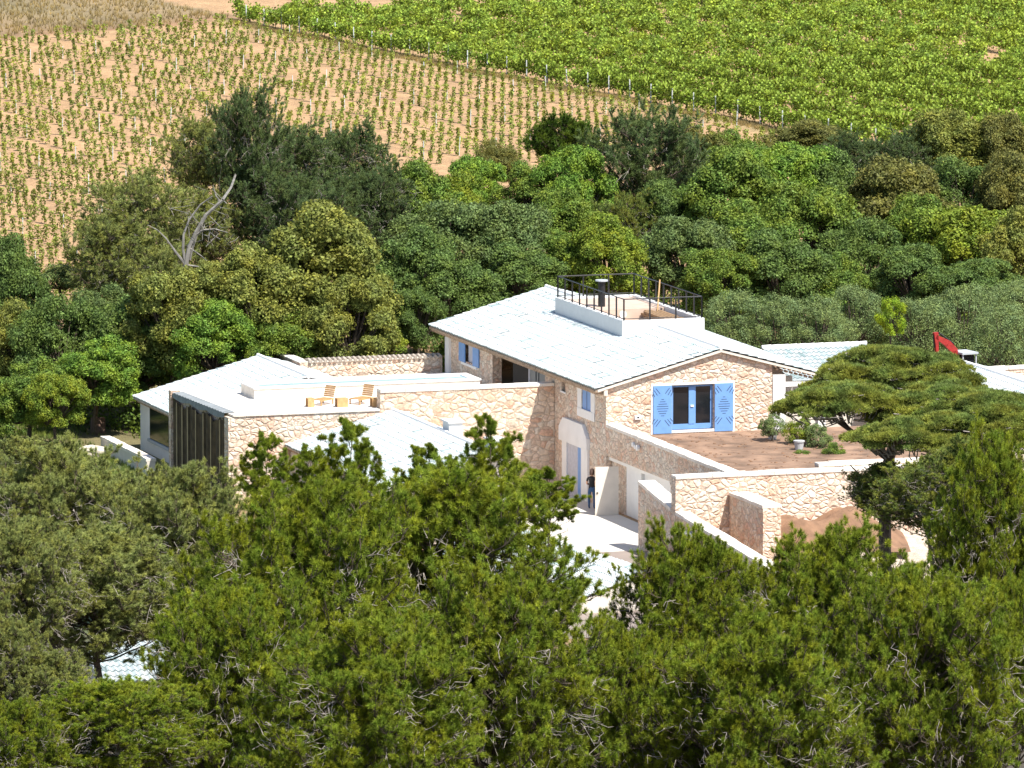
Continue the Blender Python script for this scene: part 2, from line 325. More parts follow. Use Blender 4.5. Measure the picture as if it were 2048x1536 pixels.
# roof: deck slab below the tiles, tiles in two slopes with an opening for the roof deck
c = math.cos(math.atan(SL)); s_ = math.sin(math.atan(SL))
dL = np.array([-c, 0, -s_]); dR = np.array([c, 0, -s_]); top = np.array([5.33, 0, 5.52+SL*5.33+.045])
V0, V1 = -.18, Lh+.9
du0, du1, dv0, dv1 = 3.66, 7.6, 8.63, 18.47
def slab(u0, u1, v0, v1, th=.10):
    V = []
    for vv in (v0, v1):
        V += [(u0, vv, zr(u0)-.02), (u1, vv, zr(u1)-.02), (u1, vv, zr(u1)-.02-th), (u0, vv, zr(u0)-.02-th)]
    mb.add(V, [(0, 1, 2, 3), (7, 6, 5, 4), (0, 4, 5, 1), (1, 5, 6, 2), (2, 6, 7, 3), (3, 7, 4, 0)])
mb = MB()
for a, b in ((-.45, du0), (du1, 10.4)): slab(a, b, V0, V1)
for a, b in ((du0, 5.33), (5.33, du1)): slab(a, b, V0, dv0); slab(a, b, dv1, V1)
mb.build('roof_deck_boards', M['cream'], house)
SLl = (5.33+.5)/c; SLr = (10.45-5.33)/c
sh = []
def band(v0, v1, full=True):
    sh.append((top+np.array([0, v0, 0]), (0, 1, 0), dL, v1-v0, SLl)); sh.append((top+np.array([0, v0, 0]), (0, 1, 0), dR, v1-v0, SLr))
band(V0, dv0); band(dv1, V1)
lo = (5.33-du0)/c; sh.append((top+dL*lo+np.array([0, dv0, 0]), (0, 1, 0), dL, dv1-dv0, SLl-lo))
lo = (du1-5.33)/c; sh.append((top+dR*lo+np.array([0, dv0, 0]), (0, 1, 0), dR, dv1-dv0, SLr-lo))
roof = roof_part('roof', sh, house)
for a, b in ((V0, dv0-.02), (dv1+.02, V1)): ridge_row('ridge_tiles', (5.33, a, top[2]+.02), (5.33, b, top[2]+.02), house)
ez = zr(-.42)-.10
eave_row('eave_tiles', (-.50, V0, ez), (-.50, V1, ez), house, r=.07)
mb = MB(); mb.box((-.02-.12, V0+.02, ez-.19), (0.02, V1-.1, ez+.05)); mb.build('eave_moulding', M['cream'], house)
# roof deck: a white box with a sunk floor
rim = 7.30
mb = MB()
mb.box((du0, dv0, 5.9), (du1, dv0+.22, rim)); mb.box((du0, dv1-.22, 5.9), (du1, dv1, rim)); mb.box((du0, dv0+.22, 5.9), (du0+.22, dv1-.22, rim)); mb.box((du1-.22, dv0+.22, 5.9), (du1, dv1-.22, rim))
dk = mb.build('deck_parapet', M['white'], house)
mb = MB(); mb.box((du0+.22, dv0+.22, 6.4), (du1-.22, 13.6, 6.68)); mb.box((du0+.22, 13.6, 6.4), (du1-.22, dv1-.22, 7.22)); mb.build('deck_floor', M['tan'], house)
rail = MB(); hr = .98
def rl(a, b, n):
    for i in range(n+1):
        p = np.array(a)+(np.array(b)-np.array(a))*i/n
        rail.box((p[0]-.03, p[1]-.03, rim+.01), (p[0]+.03, p[1]+.03, rim+hr))
    for z in (rim+hr, ): rail.bar((*a, z), (*b, z), .028)
    rail.bar((*a, rim+.08), (*b, rim+.08), .02)
q = .1
rl((du0+q, dv0+q), (du0+q, dv1-q), 9); rl((du0+q, dv0+q), (du1-q, dv0+q), 3); rl((du1-q, dv0+q), (du1-q, dv1-q), 9); rl((du0+q, dv1-q), (du1-q, dv1-q), 3)
rail.build('railing', M['black'], house)
mb = MB(); mb.bar((4.75, 14.9, 7.2), (4.75, 14.9, 8.38), .17, 0, 14); ch = mb.build('stove_pipe', M['black'], house)
mb = MB(); mb.bar((4.75, 14.9, 8.40), (4.75, 14.9, 8.46), .30, 0, 14); mb.build('pipe_cap', M['grey'], ch)
mb = MB(); mb.bar((5.35, 13.55, 6.98), (5.35, 13.60, 6.98), .17, 0, 18); mb.build('deck_lamp', M['white'], house)
# French doors and shutters on the gable
fd = MB(); fd.box((3.0, -.035, 3.30), (5.13, .0, 3.42)); fd.box((2.10, -.02, 3.24), (2.17, .0, 5.52)); fd.box((5.96, -.02, 3.24), (6.03, .0, 5.52)); fd.box((2.10, -.025, 5.44), (6.03, .0, 5.53))
fd.box((2.17, -.015, 3.26), (3.06, .0, 5.44)); fd.box((5.07, -.015, 3.26), (5.96, .0, 5.44))
fd.build('door_surround', M['white'], house)
fr = MB(); y0, y1 = .16, .24
fr.box((3.08, y0, 3.42), (3.19, y1, 5.42)); fr.box((4.94, y0, 3.42), (5.05, y1, 5.42)); fr.box((3.19, y0, 5.32), (4.94, y1, 5.42)); fr.box((3.19, y0, 3.42), (4.94, y1, 3.66)); fr.box((3.92, y0-.02, 3.66), (4.19, y1, 5.32)); fr.box((4.19, y0, 3.66), (4.25, y1, 5.32))
fdo = fr.build('french_door', M['blue'], house)
mb = MB(); mb.box((3.19, .20, 3.66), (3.92, .22, 5.32)); mb.box((4.25, .20, 3.66), (4.94, .22, 5.32)); mb.build('glass', M['glass'], fdo)
mb = MB(); mb.box((4.0, y0-.06, 4.42), (4.14, y0-.02, 4.50)); mb.build('handle', M['white'], fdo)
mb = MB(); mb.box((3.08, .25, 3.3), (5.05, .30, 5.42)); mb.build('door_backing', M['dark'], fdo)
def shutter_gable(u0, u1):
    m_ = MB(); m_.box((u0, -.075, 3.30), (u1, -.03, 5.44)); cx = (u0+u1)/2; w = (u1-u0)/2
    def ln(a, b, wd=.016):                      # thin slot as a slanted strip
        a = np.array(a); b = np.array(b); d = (b-a)/np.linalg.norm(b-a); n_ = np.array([-d[1], d[0]])*wd
        P = [a-n_, b-n_, b+n_, a+n_]; yv = -.078
        m_.add([(p[0], yv, p[1]) for p in P]+[(p[0], -.074, p[1]) for p in P], [(0, 1, 2, 3), (0, 4, 5, 1), (1, 5, 6, 2), (2, 6, 7, 3), (3, 7, 4, 0)], 1)
    for k, hw in enumerate((.06, .13, .20, .27, .27, .22, .16, .08)): z = 4.83-.105*k; ln((cx-hw, z), (cx+hw, z), .014)
    for sx in (-1, 1):
        for o_ in (0, .14, .28):
            ln((cx+sx*(.12+o_*.9), 5.08-o_*.45), (cx+sx*(.12+o_*.9)+sx*.0+sx*(.2-o_*.35), 5.33-o_*.6)) 
            ln((cx+sx*(.10+o_*.9), 3.90+o_*.25), (cx+sx*(.10+o_*.9)+sx*(.22-o_*.35), 3.62+o_*.75))
    return m_.build('shutter', [M['blue'], M['bluedark']], house)
shutter_gable(2.19, 3.05); shutter_gable(5.08, 5.94)
mb = MB(); mb.box((1.32, -.09, 3.98), (1.62, .0, 4.16), 0); mb.box((1.42, -.1, 4.04), (1.52, -.09, 4.1), 1); mb.build('wall_socket', [M['white'], M['dark']], house)
# left wall openings
w = MB(); w.box((-.03, 1.55, 3.82), (0, 2.1, 5.42)); w.box((-.03, 3.44, 3.82), (0, 4.0, 5.42)); w.box((-.05, 1.55, 3.72), (0, 4.0, 4.1)); wf = w.build('window_surround', M['white'], house)
w = MB(); w.box((.02, 2.13, 4.1), (.07, 3.41, 5.36)); w.box((.01, 2.75, 4.12), (.02, 2.79, 5.34), 1); w.build('shutter', [M['blue'], M['bluedark']], house)
w = MB(); w.box((.2, 5.8, 4.55), (.25, 6.35, 5.25)); sw = w.build('slit_window', M['grey'], house)
w = MB(); w.box((-.04, 5.72, 4.47), (.1, 6.43, 4.55)); w.build('sill', M['white'], sw)
# arched stone portal
w = MB()
prof = [(2.30, 2.35), (2.30, 2.75), (3.05, 3.45), (5.70, 3.45), (6.25, 3.1), (6.25, 2.45), (5.6, 2.35)]
prof = [(2.3, 2.35), (6.3, 2.35), (6.3, 2.95), (5.75, 3.42), (2.95, 3.42), (2.3, 2.85)]
n = len(prof); Vv = [(-.16, a, b) for a, b in prof]+[(.0, a, b) for a, b in prof]
w.add(Vv, [tuple(range(n)), tuple(range(2*n-1, n-1, -1))]+[(i, n+i, n+(i+1) % n, (i+1) % n) for i in range(n)])
w.box((-.10, 2.35, 0), (.0, 3.25, 2.345)); w.box((-.10, 5.35, 0), (.0, 6.0, 2.345))
w.build('portal_surround', M['plaster'], house)
w = MB(); w.box((-.05, 3.26, 0), (-.002, 3.85, 2.34)); w.build('entrance_door', M['blue'], house)
w = MB(); w.box((-.04, 3.86, 0), (-.002, 5.34, 2.34)); w.build('entrance_curtain', M['curtain'], house)
# recessed terrace doors
w = MB(); w.box((.12, 8.75, 3.3), (.17, 9.95, 5.36)); w.box((.12, 10.1, 3.3), (.17, 10.35, 5.36)); w.box((.12, 10.5, 3.3), (.17, 11.3, 5.36)); w.build('sliding_panel', M['slate'], house)
w = MB(); w.box((.22, 8.8, 3.3), (.27, 14.19, 5.36)); w.build('opening_shade_sheet', M['dark'], house)  # near-black sheet close behind the opening, stands in for the room's shade
w = MB(); w.box((.1, 11.35, 3.3), (.2, 11.5, 5.36)); w.build('door_post', M['curtain'], house)
# blue shuttered window near the far end
w = MB(); w.box((.1, 19.6, 4.15), (.15, 20.6, 5.36)); w.build('window_glass', M['curtain'], house)
for a, b in ((18.55, 19.45), (20.7, 21.6)):
    w = MB(); w.box((-.07, a, 4.1), (-.02, b, 5.38)); w.build('shutter', M['blue'], house)
w = MB(); w.box((-.06, 18.9, 3.98), (0, 21.3, 4.09)); w.build('sill', M['white'], house)
w = MB(); w.box((-.12, 23.0, 2), (.5, 23.6, T)); w.box((0, 23.6, 2), (.45, 24.0, T)); w.build('corner_pilaster', M['white'], house)
w = MB(); w.bar((-.12, -3.95, 3.42), (-.02, -3.95, 3.42), .11, 0, 10); w.bar((-.12, -4.25, 3.36), (-.02, -4.25, 3.36), .09, 0, 10); w.bar((-.14, -4.6, 3.36), (-.02, -4.6, 3.36), .13, 0, 10)
w.build('white_wall_discs', M['white'], house)  # short white discs on the retaining wall face
# porch on the right
w = MB(); w.box((7.83, -.03, 2.2), (8.42, .45, 5.72)); w.build('porch_pillar', M['white'], house)
w = MB(); w.box((8.43, .02, 5.16), (10.35, .35, 5.36)); w.build('porch_beam', M['white'], house)
for a, b in (((10.0, 0, 2.2), (10.35, .4, 5.155)), ((9.0, 3.0, 2.2), (9.25, 3.3, 5.2))):
    w = MB(); w.box(a, b); w.build('porch_pillar', M['white'], house)
w = MB(); w.box((8.0, 4.0, 2.2), (10.2, 4.2, 5.1)); w.build('porch_back_wall', M['cream'], house)
eave_row('gable_tiles', (7.8, -.12, zr(7.8)-.14), (10.4, -.12, zr(10.4)-.14), house, out=(0, -1, 0))

# ------------------------------------------------------------------ garden walls, terraces
def frame_thing(name, base, **k): return empty(name, (AU*base[0]+AV*base[1]+np.array([0, 0, base[2]])), TH, **k)
def thingH(name, **k): return empty(name, (0, 0, 0), TH, **k)
def rwall(name, u0, u1, v0, v1, zt, zb=-.3, label='', cat='wall', mat='stone', cop=.10, group=None):
    """rubble wall with a pale coping; zt = top at (v0 end, v1 end)"""
    if np.isscalar(zt): zt = (zt, zt)
    um, vm = (u0+u1)/2, (v0+v1)/2
    t = frame_thing(name, (um, vm, 0), label=label, cat=cat, group=group)
    a, b, c_, d = u0-um, u1-um, v0-vm, v1-vm
    m_ = MB(); m_.prism([(a, c_), (b, c_), (b, d), (a, d)], zb, [zt[0]-cop, zt[0]-cop, zt[1]-cop, zt[1]-cop]); m_.build('wall', M[mat], t)
    m_ = MB(); e = .03; nseg = max(2, int(max(b-a, d-c_)/.55)); rr = np.random.default_rng(int(abs(u0*31+v0*17)*10)+1)
    longv = (d-c_) > (b-a)
    for i in range(nseg):
        f0, f1 = i/nseg, (i+.975)/nseg
        if longv:
            p = (a-e-rr.random()*.012, c_+(d-c_)*f0, b+e+rr.random()*.012, c_+(d-c_)*f1); z0_, z1_ = zt[0]+(zt[1]-zt[0])*f0, zt[0]+(zt[1]-zt[0])*f1
        else:
            p = (a+(b-a)*f0, c_-e-rr.random()*.012, a+(b-a)*f1, d+e+rr.random()*.012); z0_ = z1_ = zt[0]
        j = rr.random()*.03
        m_.prism([(p[0], p[1]), (p[2], p[1]), (p[2], p[3]), (p[0], p[3])], [z0_-cop-.02]*2+[z1_-cop-.02]*2, [z0_+j]*2+[z1_+j]*2)
    m_.build('coping', M['coping'], t); return t
# courtyard-side retaining wall under the dirt terrace, with garage front
gwall = rwall('retaining_wall', 0, .55, -16.0, -.02, 3.82, label='long shaded stone retaining wall with white coping running from the house corner above the garage doors', zb=2.42)
m_ = MB(); m_.box((0, 6.1, -.3), (.55, 7.99, 2.42)); m_.box((0, -8.0, -.3), (.55, .0, 2.42)); m_.build('lower_wall', M['stone'], gwall)
m_ = MB(); m_.box((-.14, -.3, 2.22), (.0, 8.0, 2.44)); m_.build('lintel', M['white'], gwall)
m_ = MB(); m_.box((.45, 0, 0), (.5, 6.1, 2.42)); m_.build('garage_back', M['grey'], gwall)
m_ = MB(); m_.box((.10, 0.02, 0), (.2, 2.0, 2.2)); m_.box((.16, 2.04, 0), (.24, 4.0, 2.2)); m_.box((.02, 4.04, 0), (.3, 4.9, 2.2)); m_.box((.03, 4.92, 0), (.10, 6.08, 2.2)); m_.build('garage_door_panel', M['white'], gwall)
# open garage leaf, hinged and swung out
lf = frame_thing('garage_door_leaf', (-.05, -2.9, 0), label='open white garage door leaf swung out beside the person', cat='door')
lf.rotation_euler = (0, 0, TH+math.radians(-14))
m_ = MB(); m_.box((-1.05, 0, .03), (0, .05, 2.18)); lf_p = m_.build('door_panel', M['cream'], lf)  # white leaf coloured a duller cream so that it looks shaded
m_ = MB(); m_.box((-1.0, -.04, 1.0), (-.93, .0, 1.06)); m_.build('handle', M['black'], lf)
rwall('retaining_wall', -2.45, 8.6, -16.6, -16.05, 3.80, label='sunlit stone retaining wall with white coping along the lower edge of the dirt terrace')
rwall('retaining_wall', 4.2, 9.0, -16.62+.62, -15.5, 3.98, zb=3.0, label='short raised stone step of wall on the right end of the dirt terrace edge') 
rwall('garden_wall', -2.45, -1.75, -16.0, -11.7, (2.35, 2.95), label='shaded stone wall end standing in the courtyard in front of the garage')
rwall('garden_wall', -2.45, -1.9, -30.0, -16.65, (1.45, 2.28), label='low sloping stone wall descending towards the lower pines with a white ledge in its side')
m_ = MB(); m_.box((-2.56, -19.6, 1.55), (-2.46, -17.6, 1.68)); tag(m_.build('wall_ledge', M['white'], thingH('stone_ledge', label='thin white stone ledge fixed on the side of the sloping low wall', cat='ledge')))
rwall('garden_wall', -.05, .75, -20.9, -16.65, 3.02, label='thick square-ended stone buttress wall with bright flat top beside the dirt heap')
# dirt terrace
m_ = MB(); m_.prism([(.56, -16.02), (8.6, -16.02), (8.6, -15.45), (13.5, -10), (13.5, -.5), (12, -.02), (.56, -.02)], 1.0, 3.26)
dt = m_.build('dirt_terrace', M['dirt'], tag(thingH('terrace_fill'), kind='structure'))
dt.parent = None; dt.rotation_euler = (0, 0, TH); bpy.data.objects.remove(bpy.data.objects['terrace_fill'])
tag(dt, 'bare brown dirt terrace in front of the blue French doors', kind='structure'); dt.name = 'dirt_terrace'
def sheet(name, pts, z, mat, label, zb=None):
    m2 = MB(); m2.add([(p[0], p[1], z if len(p) < 3 else p[2]) for p in pts], [tuple(range(len(pts)))]); o = m2.build(name, M[mat]); o.rotation_euler = (0, 0, TH); return tag(o, label, kind='structure')
cl_ = MB(); rc_ = np.random.default_rng(12)
for _ in range(500):
    a_, b_ = rc_.uniform(.8, 11), rc_.uniform(-15.6, -.8); q_ = rc_.uniform(.02, .075)
    if a_ > 8 and b_ < -12: continue
    V_ = [(a_+q_*1.3*math.cos(t)*f_, b_+q_*math.sin(t)*f_, 3.25+z_) for z_, f_ in ((0, 1), (q_*.7, .7)) for t in (0.3, 1.6, 2.8, 4.1, 5.3)]
    cl_.add(V_, [(5, 6, 7, 8, 9)]+[(i, (i+1) % 5, 5+(i+1) % 5, 5+i) for i in range(5)])
co_ = cl_.build('dirt_clods', M['dirtpile']); co_.rotation_euler = (0, 0, TH); tag(co_, 'loose clods of earth strewn over the dirt terrace', 'clods', kind='stuff')
sheet('courtyard_paving', [(-9.5, -12.2), (0, -12.2), (0, 7.3), (-9.5, 7.3)], .02, 'concrete', 'pale sunlit courtyard paving')
sheet('lane', [(-14, -34), (-1.9, -34), (-1.9, -12.25), (-14, -12.25)], .025, 'lane', 'pinkish grey lane below the courtyard')

def heap(name, px, py, z, rx, ry, h, mat, **k):
    P = W(px, py, z); n = 36; V = []; F = []; r = np.random.default_rng(5)
    for j in range(n+1):
        for i in range(n+1):
            a, b = (i/n*2-1), (j/n*2-1); d = math.hypot(a, b)
            hh = h*max(0, 1-d**2.4)*(1+.25*math.sin(a*7+b*3)+.2*math.sin(b*9-a*4)) + r.normal(0, .02)
            V.append((a*rx, b*ry, hh if d < 1 else -.12))
    for j in range(n):
        for i in range(n): b = j*(n+1)+i; F.append((b, b+1, b+n+2, b+n+1))
    o = pymesh(name, V, F, M[mat], None, smooth=True, **k); o.location = tuple(P); return o
heap('dirt_heap', 1645, 1075, .85, 3.6, 3.4, 1.25, 'dirtpile', label='heap of dug brown earth below the sunlit retaining wall', cat='dirt heap')

# sun terrace wall, front face split in a lower and a higher part
A = HL(455, 826, 3.9); B = HL(332, 777, 3.9)
ter = thingH('sun_terrace', label='raised stone sun terrace with pale paving beside the courtyard building', cat='terrace')
m_ = MB(); m_.prism([(A[0]+.04, 7.3), (-8.25, 7.3), (-8.25, 15.9), (A[0]-.3, 15.9)], -.3, 3.84); m_.build('wall', M['stone'], ter)
m_ = MB(); m_.prism([(A[0]-.0, 7.24), (-8.27, 7.24), (-8.27, 16.0), (A[0]-.35, 16.0)], 3.842, 3.92); m_.build('paving', M['coping'], ter)
rwall('terrace_wall', -8.24, -.02, 7.3, 7.85, 4.76, label='tall sunlit stone terrace wall meeting the house wall, house shadow slanting across its right end', mat='stone2')
m_ = MB(); m_.box((-8.2, 7.9, 3.1), (-.03, 23.5, 3.3)); tag(m_.build('terrace_floor', M['coping'], thingH('upper_terrace_floor', label='pale terrace floor between the house and the pool', cat='terrace')))
# pool raised behind
pool = thingH('swimming_pool', label='raised long pool with white coping behind the loungers', cat='pool')
P0 = HL(440, 770, 4.45); 
pu0, pu1, pv0, pv1 = A[0]+2.4, -2.0, 12.2, 14.4
m_ = MB(); m_.box((pu0, pv0, 3.3), (pu1, pv0+.35, 4.38)); m_.box((pu0, pv1-.35, 3.3), (pu1, pv1, 4.38)); m_.box((pu0, pv0+.35, 3.3), (pu0+.35, pv1-.35, 4.38)); m_.box((pu1-.35, pv0+.35, 3.3), (pu1, pv1-.35, 4.38)); m_.build('pool_wall', M['coping'], pool)
m_ = MB(); e = .05
m_.box((pu0-e, pv0-e, 4.385), (pu1+e, pv0+.4, 4.45)); m_.box((pu0-e, pv1-.4, 4.385), (pu1+e, pv1+e, 4.45)); m_.box((pu0-e, pv0+.401, 4.385), (pu0+.4, pv1-.401, 4.45)); m_.box((pu1-.4, pv0+.401, 4.385), (pu1+e, pv1-.401, 4.45)); m_.build('coping', M['plaster'], pool)
m_ = MB(); m_.box((pu0+.36, pv0+.36, 3.5), (pu1-.36, pv1-.36, 4.40)); m_.build('water', M['water'], pool)
# black liner hung over the left face of the terrace
lin = thingH('liner_screen', label='dark weatherproof liner with thin vertical straps hung over the left face of the sun terrace', cat='liner')
m_ = MB(); ua, ub = A[0], A[0]-.35; va, vb = 8.0, 15.6
def lu(vv): return ua+(ub-ua)*(vv-7.3)/8.6
N = 60; V = []; F = []
for i in range(N+1):
    vv = va+(vb-va)*i/N; uu = lu(vv)-.10-.05*abs(math.sin(i*.52*math.pi/3))
    V += [(uu, vv, -.2), (uu-.02*math.sin(i), vv, 1.8), (uu, vv, 3.50+.12*math.sin(i*.35)+.05*math.sin(i*1.3))]
for i in range(N): F += [(3*i, 3*i+1, 3*i+4, 3*i+3), (3*i+1, 3*i+2, 3*i+5, 3*i+4)]
pymesh('liner_sheet', V, F, M['net'], lin)
V = []; F = []
for i in range(N+1):
    vv = va+(vb-va)*i/N; uu = lu(vv); sg = .30*abs(math.sin(i/N*math.pi*3))
    V += [(uu+.35, vv, 3.95), (uu-.17, vv, 3.93+.02*math.sin(i*2)), (uu-.19, vv, 3.74-sg*.35)]
for i in range(N): F += [(3*i, 3*i+1, 3*i+4, 3*i+3), (3*i+1, 3*i+2, 3*i+5, 3*i+4)]
pymesh('folded_top', V, F, M['linercloth'], lin)
for k, vv in enumerate((8.6, 9.9, 11.0, 12.1, 13.3, 14.1, 14.9)):
    m_ = MB(); m_.box((lu(vv)-.215, vv-.05, -.2), (lu(vv)-.195, vv+.05, 3.55)); m_.build('strap', M['rope'], lin)
m_ = MB(); m_.box((ua-.22, 7.28, -.3), (ua+.05, 7.95, 3.80)); m_.build('edge_pier', M['stone'], lin); m_ = MB(); m_.box((lu(15.6)-.24, 15.65, -.3), (lu(15.6)+.2, 16.02, 4.0)); m_.build('edge_pier', M['stone'], lin)
# sun loungers (wooden folding frames) on the terrace
def lounger(uu, vv, rz):
    t = frame_thing('wooden_lounger', (uu, vv, 3.92)); t.rotation_euler = (0, 0, TH+rz); t.scale = (.86, .86, .86)
    m_ = MB()
    for i in range(9): m_.box((-.3, -.62+i*.13, .30), (.3, -.53+i*.13, .33))
    m_.box((-.34, -.65, .24), (-.29, .6, .30)); m_.box((.29, -.65, .24), (.34, .6, .30)); m_.build('seat', M['wood'], t)
    m_ = MB(); 
    for i in range(6):
        z = .36+i*.10; y = .56+i*.035; m_.box((-.32, y, z), (.32, y+.03, z+.085))
    m_.build('backrest', M['wood'], t)
    for sx in (-1, 1):
        for sy in (-.55, .5): m_ = MB(); m_.box((sx*.31-.03, sy-.03, 0), (sx*.31+.03, sy+.03, .24)); m_.build('leg', M['wood'], t)
    return t
l1 = HL(650, 810, 3.95); l2 = HL(727, 808, 3.95)
for (p, lab) in ((l1, 'wooden lounger with raised back, left one of the two on the sun terrace'), (l2, 'wooden lounger with raised back, right one beside the higher terrace wall')):
    tag(lounger(p[0], p[1]+.4, -.9), lab, 'lounger', 'wooden loungers on the sun terrace')
def sidetable(px, lab, wdt=.4):
    p = HL(px, 812, 3.95); t = frame_thing('side_table', (p[0], p[1], 3.92), label=lab, cat='side table', group='low wooden tables on the sun terrace')
    m_ = MB(); m_.box((-wdt/2, -.2, .36), (wdt/2, .2, .40)); m_.build('table_top', M['wood'], t)
    for sy in (-.2, .17): m_ = MB(); m_.box((-wdt/2, sy, 0), (wdt/2, sy+.03, .36)); m_.build('table_side', M['wood'], t)
sidetable(620, 'small wooden table at the left of the loungers', .3); sidetable(683, 'slatted low wooden table between the two loungers', .5); sidetable(750, 'small wooden table against the step of the terrace wall', .36)

# building in front of the terrace wall
def gable_building(name, u_ridge, z_ridge, half, v0, v1, zb, label, wall='cream', halfR=None, over=.35, cat='house'):
    hR = halfR or half; t = thingH(name, label=label, cat=cat)
    m_ = MB(); i = min(.35, hR*.5); ze = z_ridge-SL*(half-i)-.14; zeR = z_ridge-SL*(hR-i)-.14
    poly = [(-half+i, zb), (hR-i, zb), (hR-i, zeR), (0, z_ridge-.14), (-half+i, ze)]
    n = len(poly); Vv = [(u_ridge+a, v0+.3, b) for a, b in poly]+[(u_ridge+a, v1-.02, b) for a, b in poly]
    m_.add(Vv, [tuple(range(n)), tuple(range(2*n-1, n-1, -1))]+[(k, n+k, n+(k+1) % n, (k+1) % n) for k in range(n)])
    wobj = m_.build('wall', M[wall], t)
    tp = np.array([u_ridge, v0, z_ridge])
    ro = roof_part('roof', [(tp, (0, 1, 0), dL, v1-v0, half/c), (tp, (0, 1, 0), dR, v1-v0, hR/c)], t)
    m_ = MB()
    for sgn, hh in ((-1, half), (1, hR)):
        e0 = u_ridge+sgn*hh; V = []
        for vv in (v0+.02, v1-.03): V += [(u_ridge, vv, z_ridge-.06), (e0, vv, z_ridge-.06-SL*hh), (e0, vv, z_ridge-.13-SL*hh), (u_ridge, vv, z_ridge-.13)]
        m_.add(V, [(0, 1, 2, 3), (7, 6, 5, 4), (0, 4, 5, 1), (1, 5, 6, 2), (2, 6, 7, 3), (3, 7, 4, 0)])
    m_.build('roof_boards', M['cream'], t)
    ridge_row('ridge_tiles', (u_ridge, v0, z_ridge+.02), (u_ridge, v1, z_ridge+.02), t)
    eave_row('eave_tiles', (u_ridge-half+.04, v0, z_ridge-SL*half-.1), (u_ridge-half+.04, v1, z_ridge-SL*half-.1), t)
    return t
lf.location = tuple(AU*-.05+AV*-1.9); lf.rotation_euler = (0, 0, TH+math.radians(-6))
gable_building('low_annex', -7.68, 3.85, 5.0, -8.0, 7.27, -.3, 'low tiled annex against the tall terrace wall, half hidden by the central pine', halfR=.45)
for (uu, vv, z, s) in ((-4.6, 5.2, 3.55, .42), (-3.6, -.6, 3.2, .42)):
    t = None
an = bpy.data.objects['low_annex']
for (uu, vv) in ((-7.25, -.4), (-7.25, -6.6)):
    m_ = MB(); zz = 3.85-SL*(uu+7.68); m_.prism([(uu-.3, vv-.5), (uu+.3, vv-.5), (uu+.3, vv+.5), (uu-.3, vv+.5)], -.2, zz+.55); m_.box((uu-.38, vv-.58, zz+.552), (uu+.38, vv+.58, zz+.62)); m_.build('chimney', M['plaster'], an)
wing = gable_building('garden_wing', -8.75, 4.2, 6.1, 17.0, 25.4, -.3, 'single storey wing with broad pale tiled roof at the left end of the farm', wall='plaster', halfR=2.3)
m_ = MB(); ul = -8.75-6.1+.35
m_.box((ul-.03, 20.3, .75), (ul-.005, 23.6, 2.35)); gl = m_.build('window', M['glass'], wing)
m_ = MB(); m_.box((ul-.10, 20.1, .60), (ul-.002, 23.8, .74)); m_.build('sill', M['grey'], gl)
m_ = MB(); m_.box((ul-.06, 17.3, .75), (ul-.005, 19.8, 2.3)); m_.build('window', M['glass'], wing)
rwall('tiled_wall', -6.6, -.13, 24.0, 24.5, 4.0, zb=1.5, label='stone wall topped with curved roof tiles between the wing and the house corner', cop=.02)
tw = bpy.data.objects['tiled_wall']
rwall('tiled_wall', -7.1, -6.62, 24.0, 30.0, (4.0, 3.9), zb=1.5, label='short return of tile topped wall going back from the corner by the wing roof', cop=.02)
m_ = MB(); uq = -3.2
for i in range(27):
    a0 = -3.25+i*.245
    m_.bar((a0, -.36, .0+4.01), (a0, .02, 4.09), (.085, .07), 0, 8); m_.bar((a0, .5, 3.98), (a0, -.02, 4.09), (.085, .07), 0, 8)
m_.build('coping_tiles', M['cap'], tw)
rwall('garden_wall', -16.6, -16.2, 16.5, 24.7, .8, zb=-.4, label='low garden wall with bright white top by the wing and the stump', mat='cream')
# neighbour roofs on the right
gable_building('right_annex', 19.6, 5.0, 5.2, -3.0, 7.5, 1.5, 'white roofed building at the right edge behind the umbrella pine', halfR=6)
bb = thingH('back_annex', label='small building behind the house with one steep-looking slope of barrel tiles', cat='house')
bt = np.array([16.1, 10.4, 5.6]); dF = np.array([0, -c, -s_])
roof_part('roof', [(np.array([11.0, 10.4, 5.6]), (1, 0, 0), dF, 5.1, 4.2)], bb)
ridge_row('ridge_tiles', (11.0, 10.4, 5.62), (16.1, 10.4, 5.62), bb)
m_ = MB(); m_.add([(11.05, 10.35, 2), (16.05, 10.35, 2), (16.05, 6.6, 2), (11.05, 6.6, 2), (11.05, 10.35, 5.48), (16.05, 10.35, 5.48), (16.05, 6.6, 4.42), (11.05, 6.6, 4.42)],
  [(0, 1, 2, 3), (7, 6, 5, 4), (0, 4, 5, 1), (1, 5, 6, 2), (2, 6, 7, 3), (3, 7, 4, 0)]); m_.build('wall', M['cream'], bb)
rwall('boundary_wall', 20.5, 28, 11.0, 11.4, 4.15, zb=1.5, label='pale stone wall at the right edge behind the white roof', mat='stone')
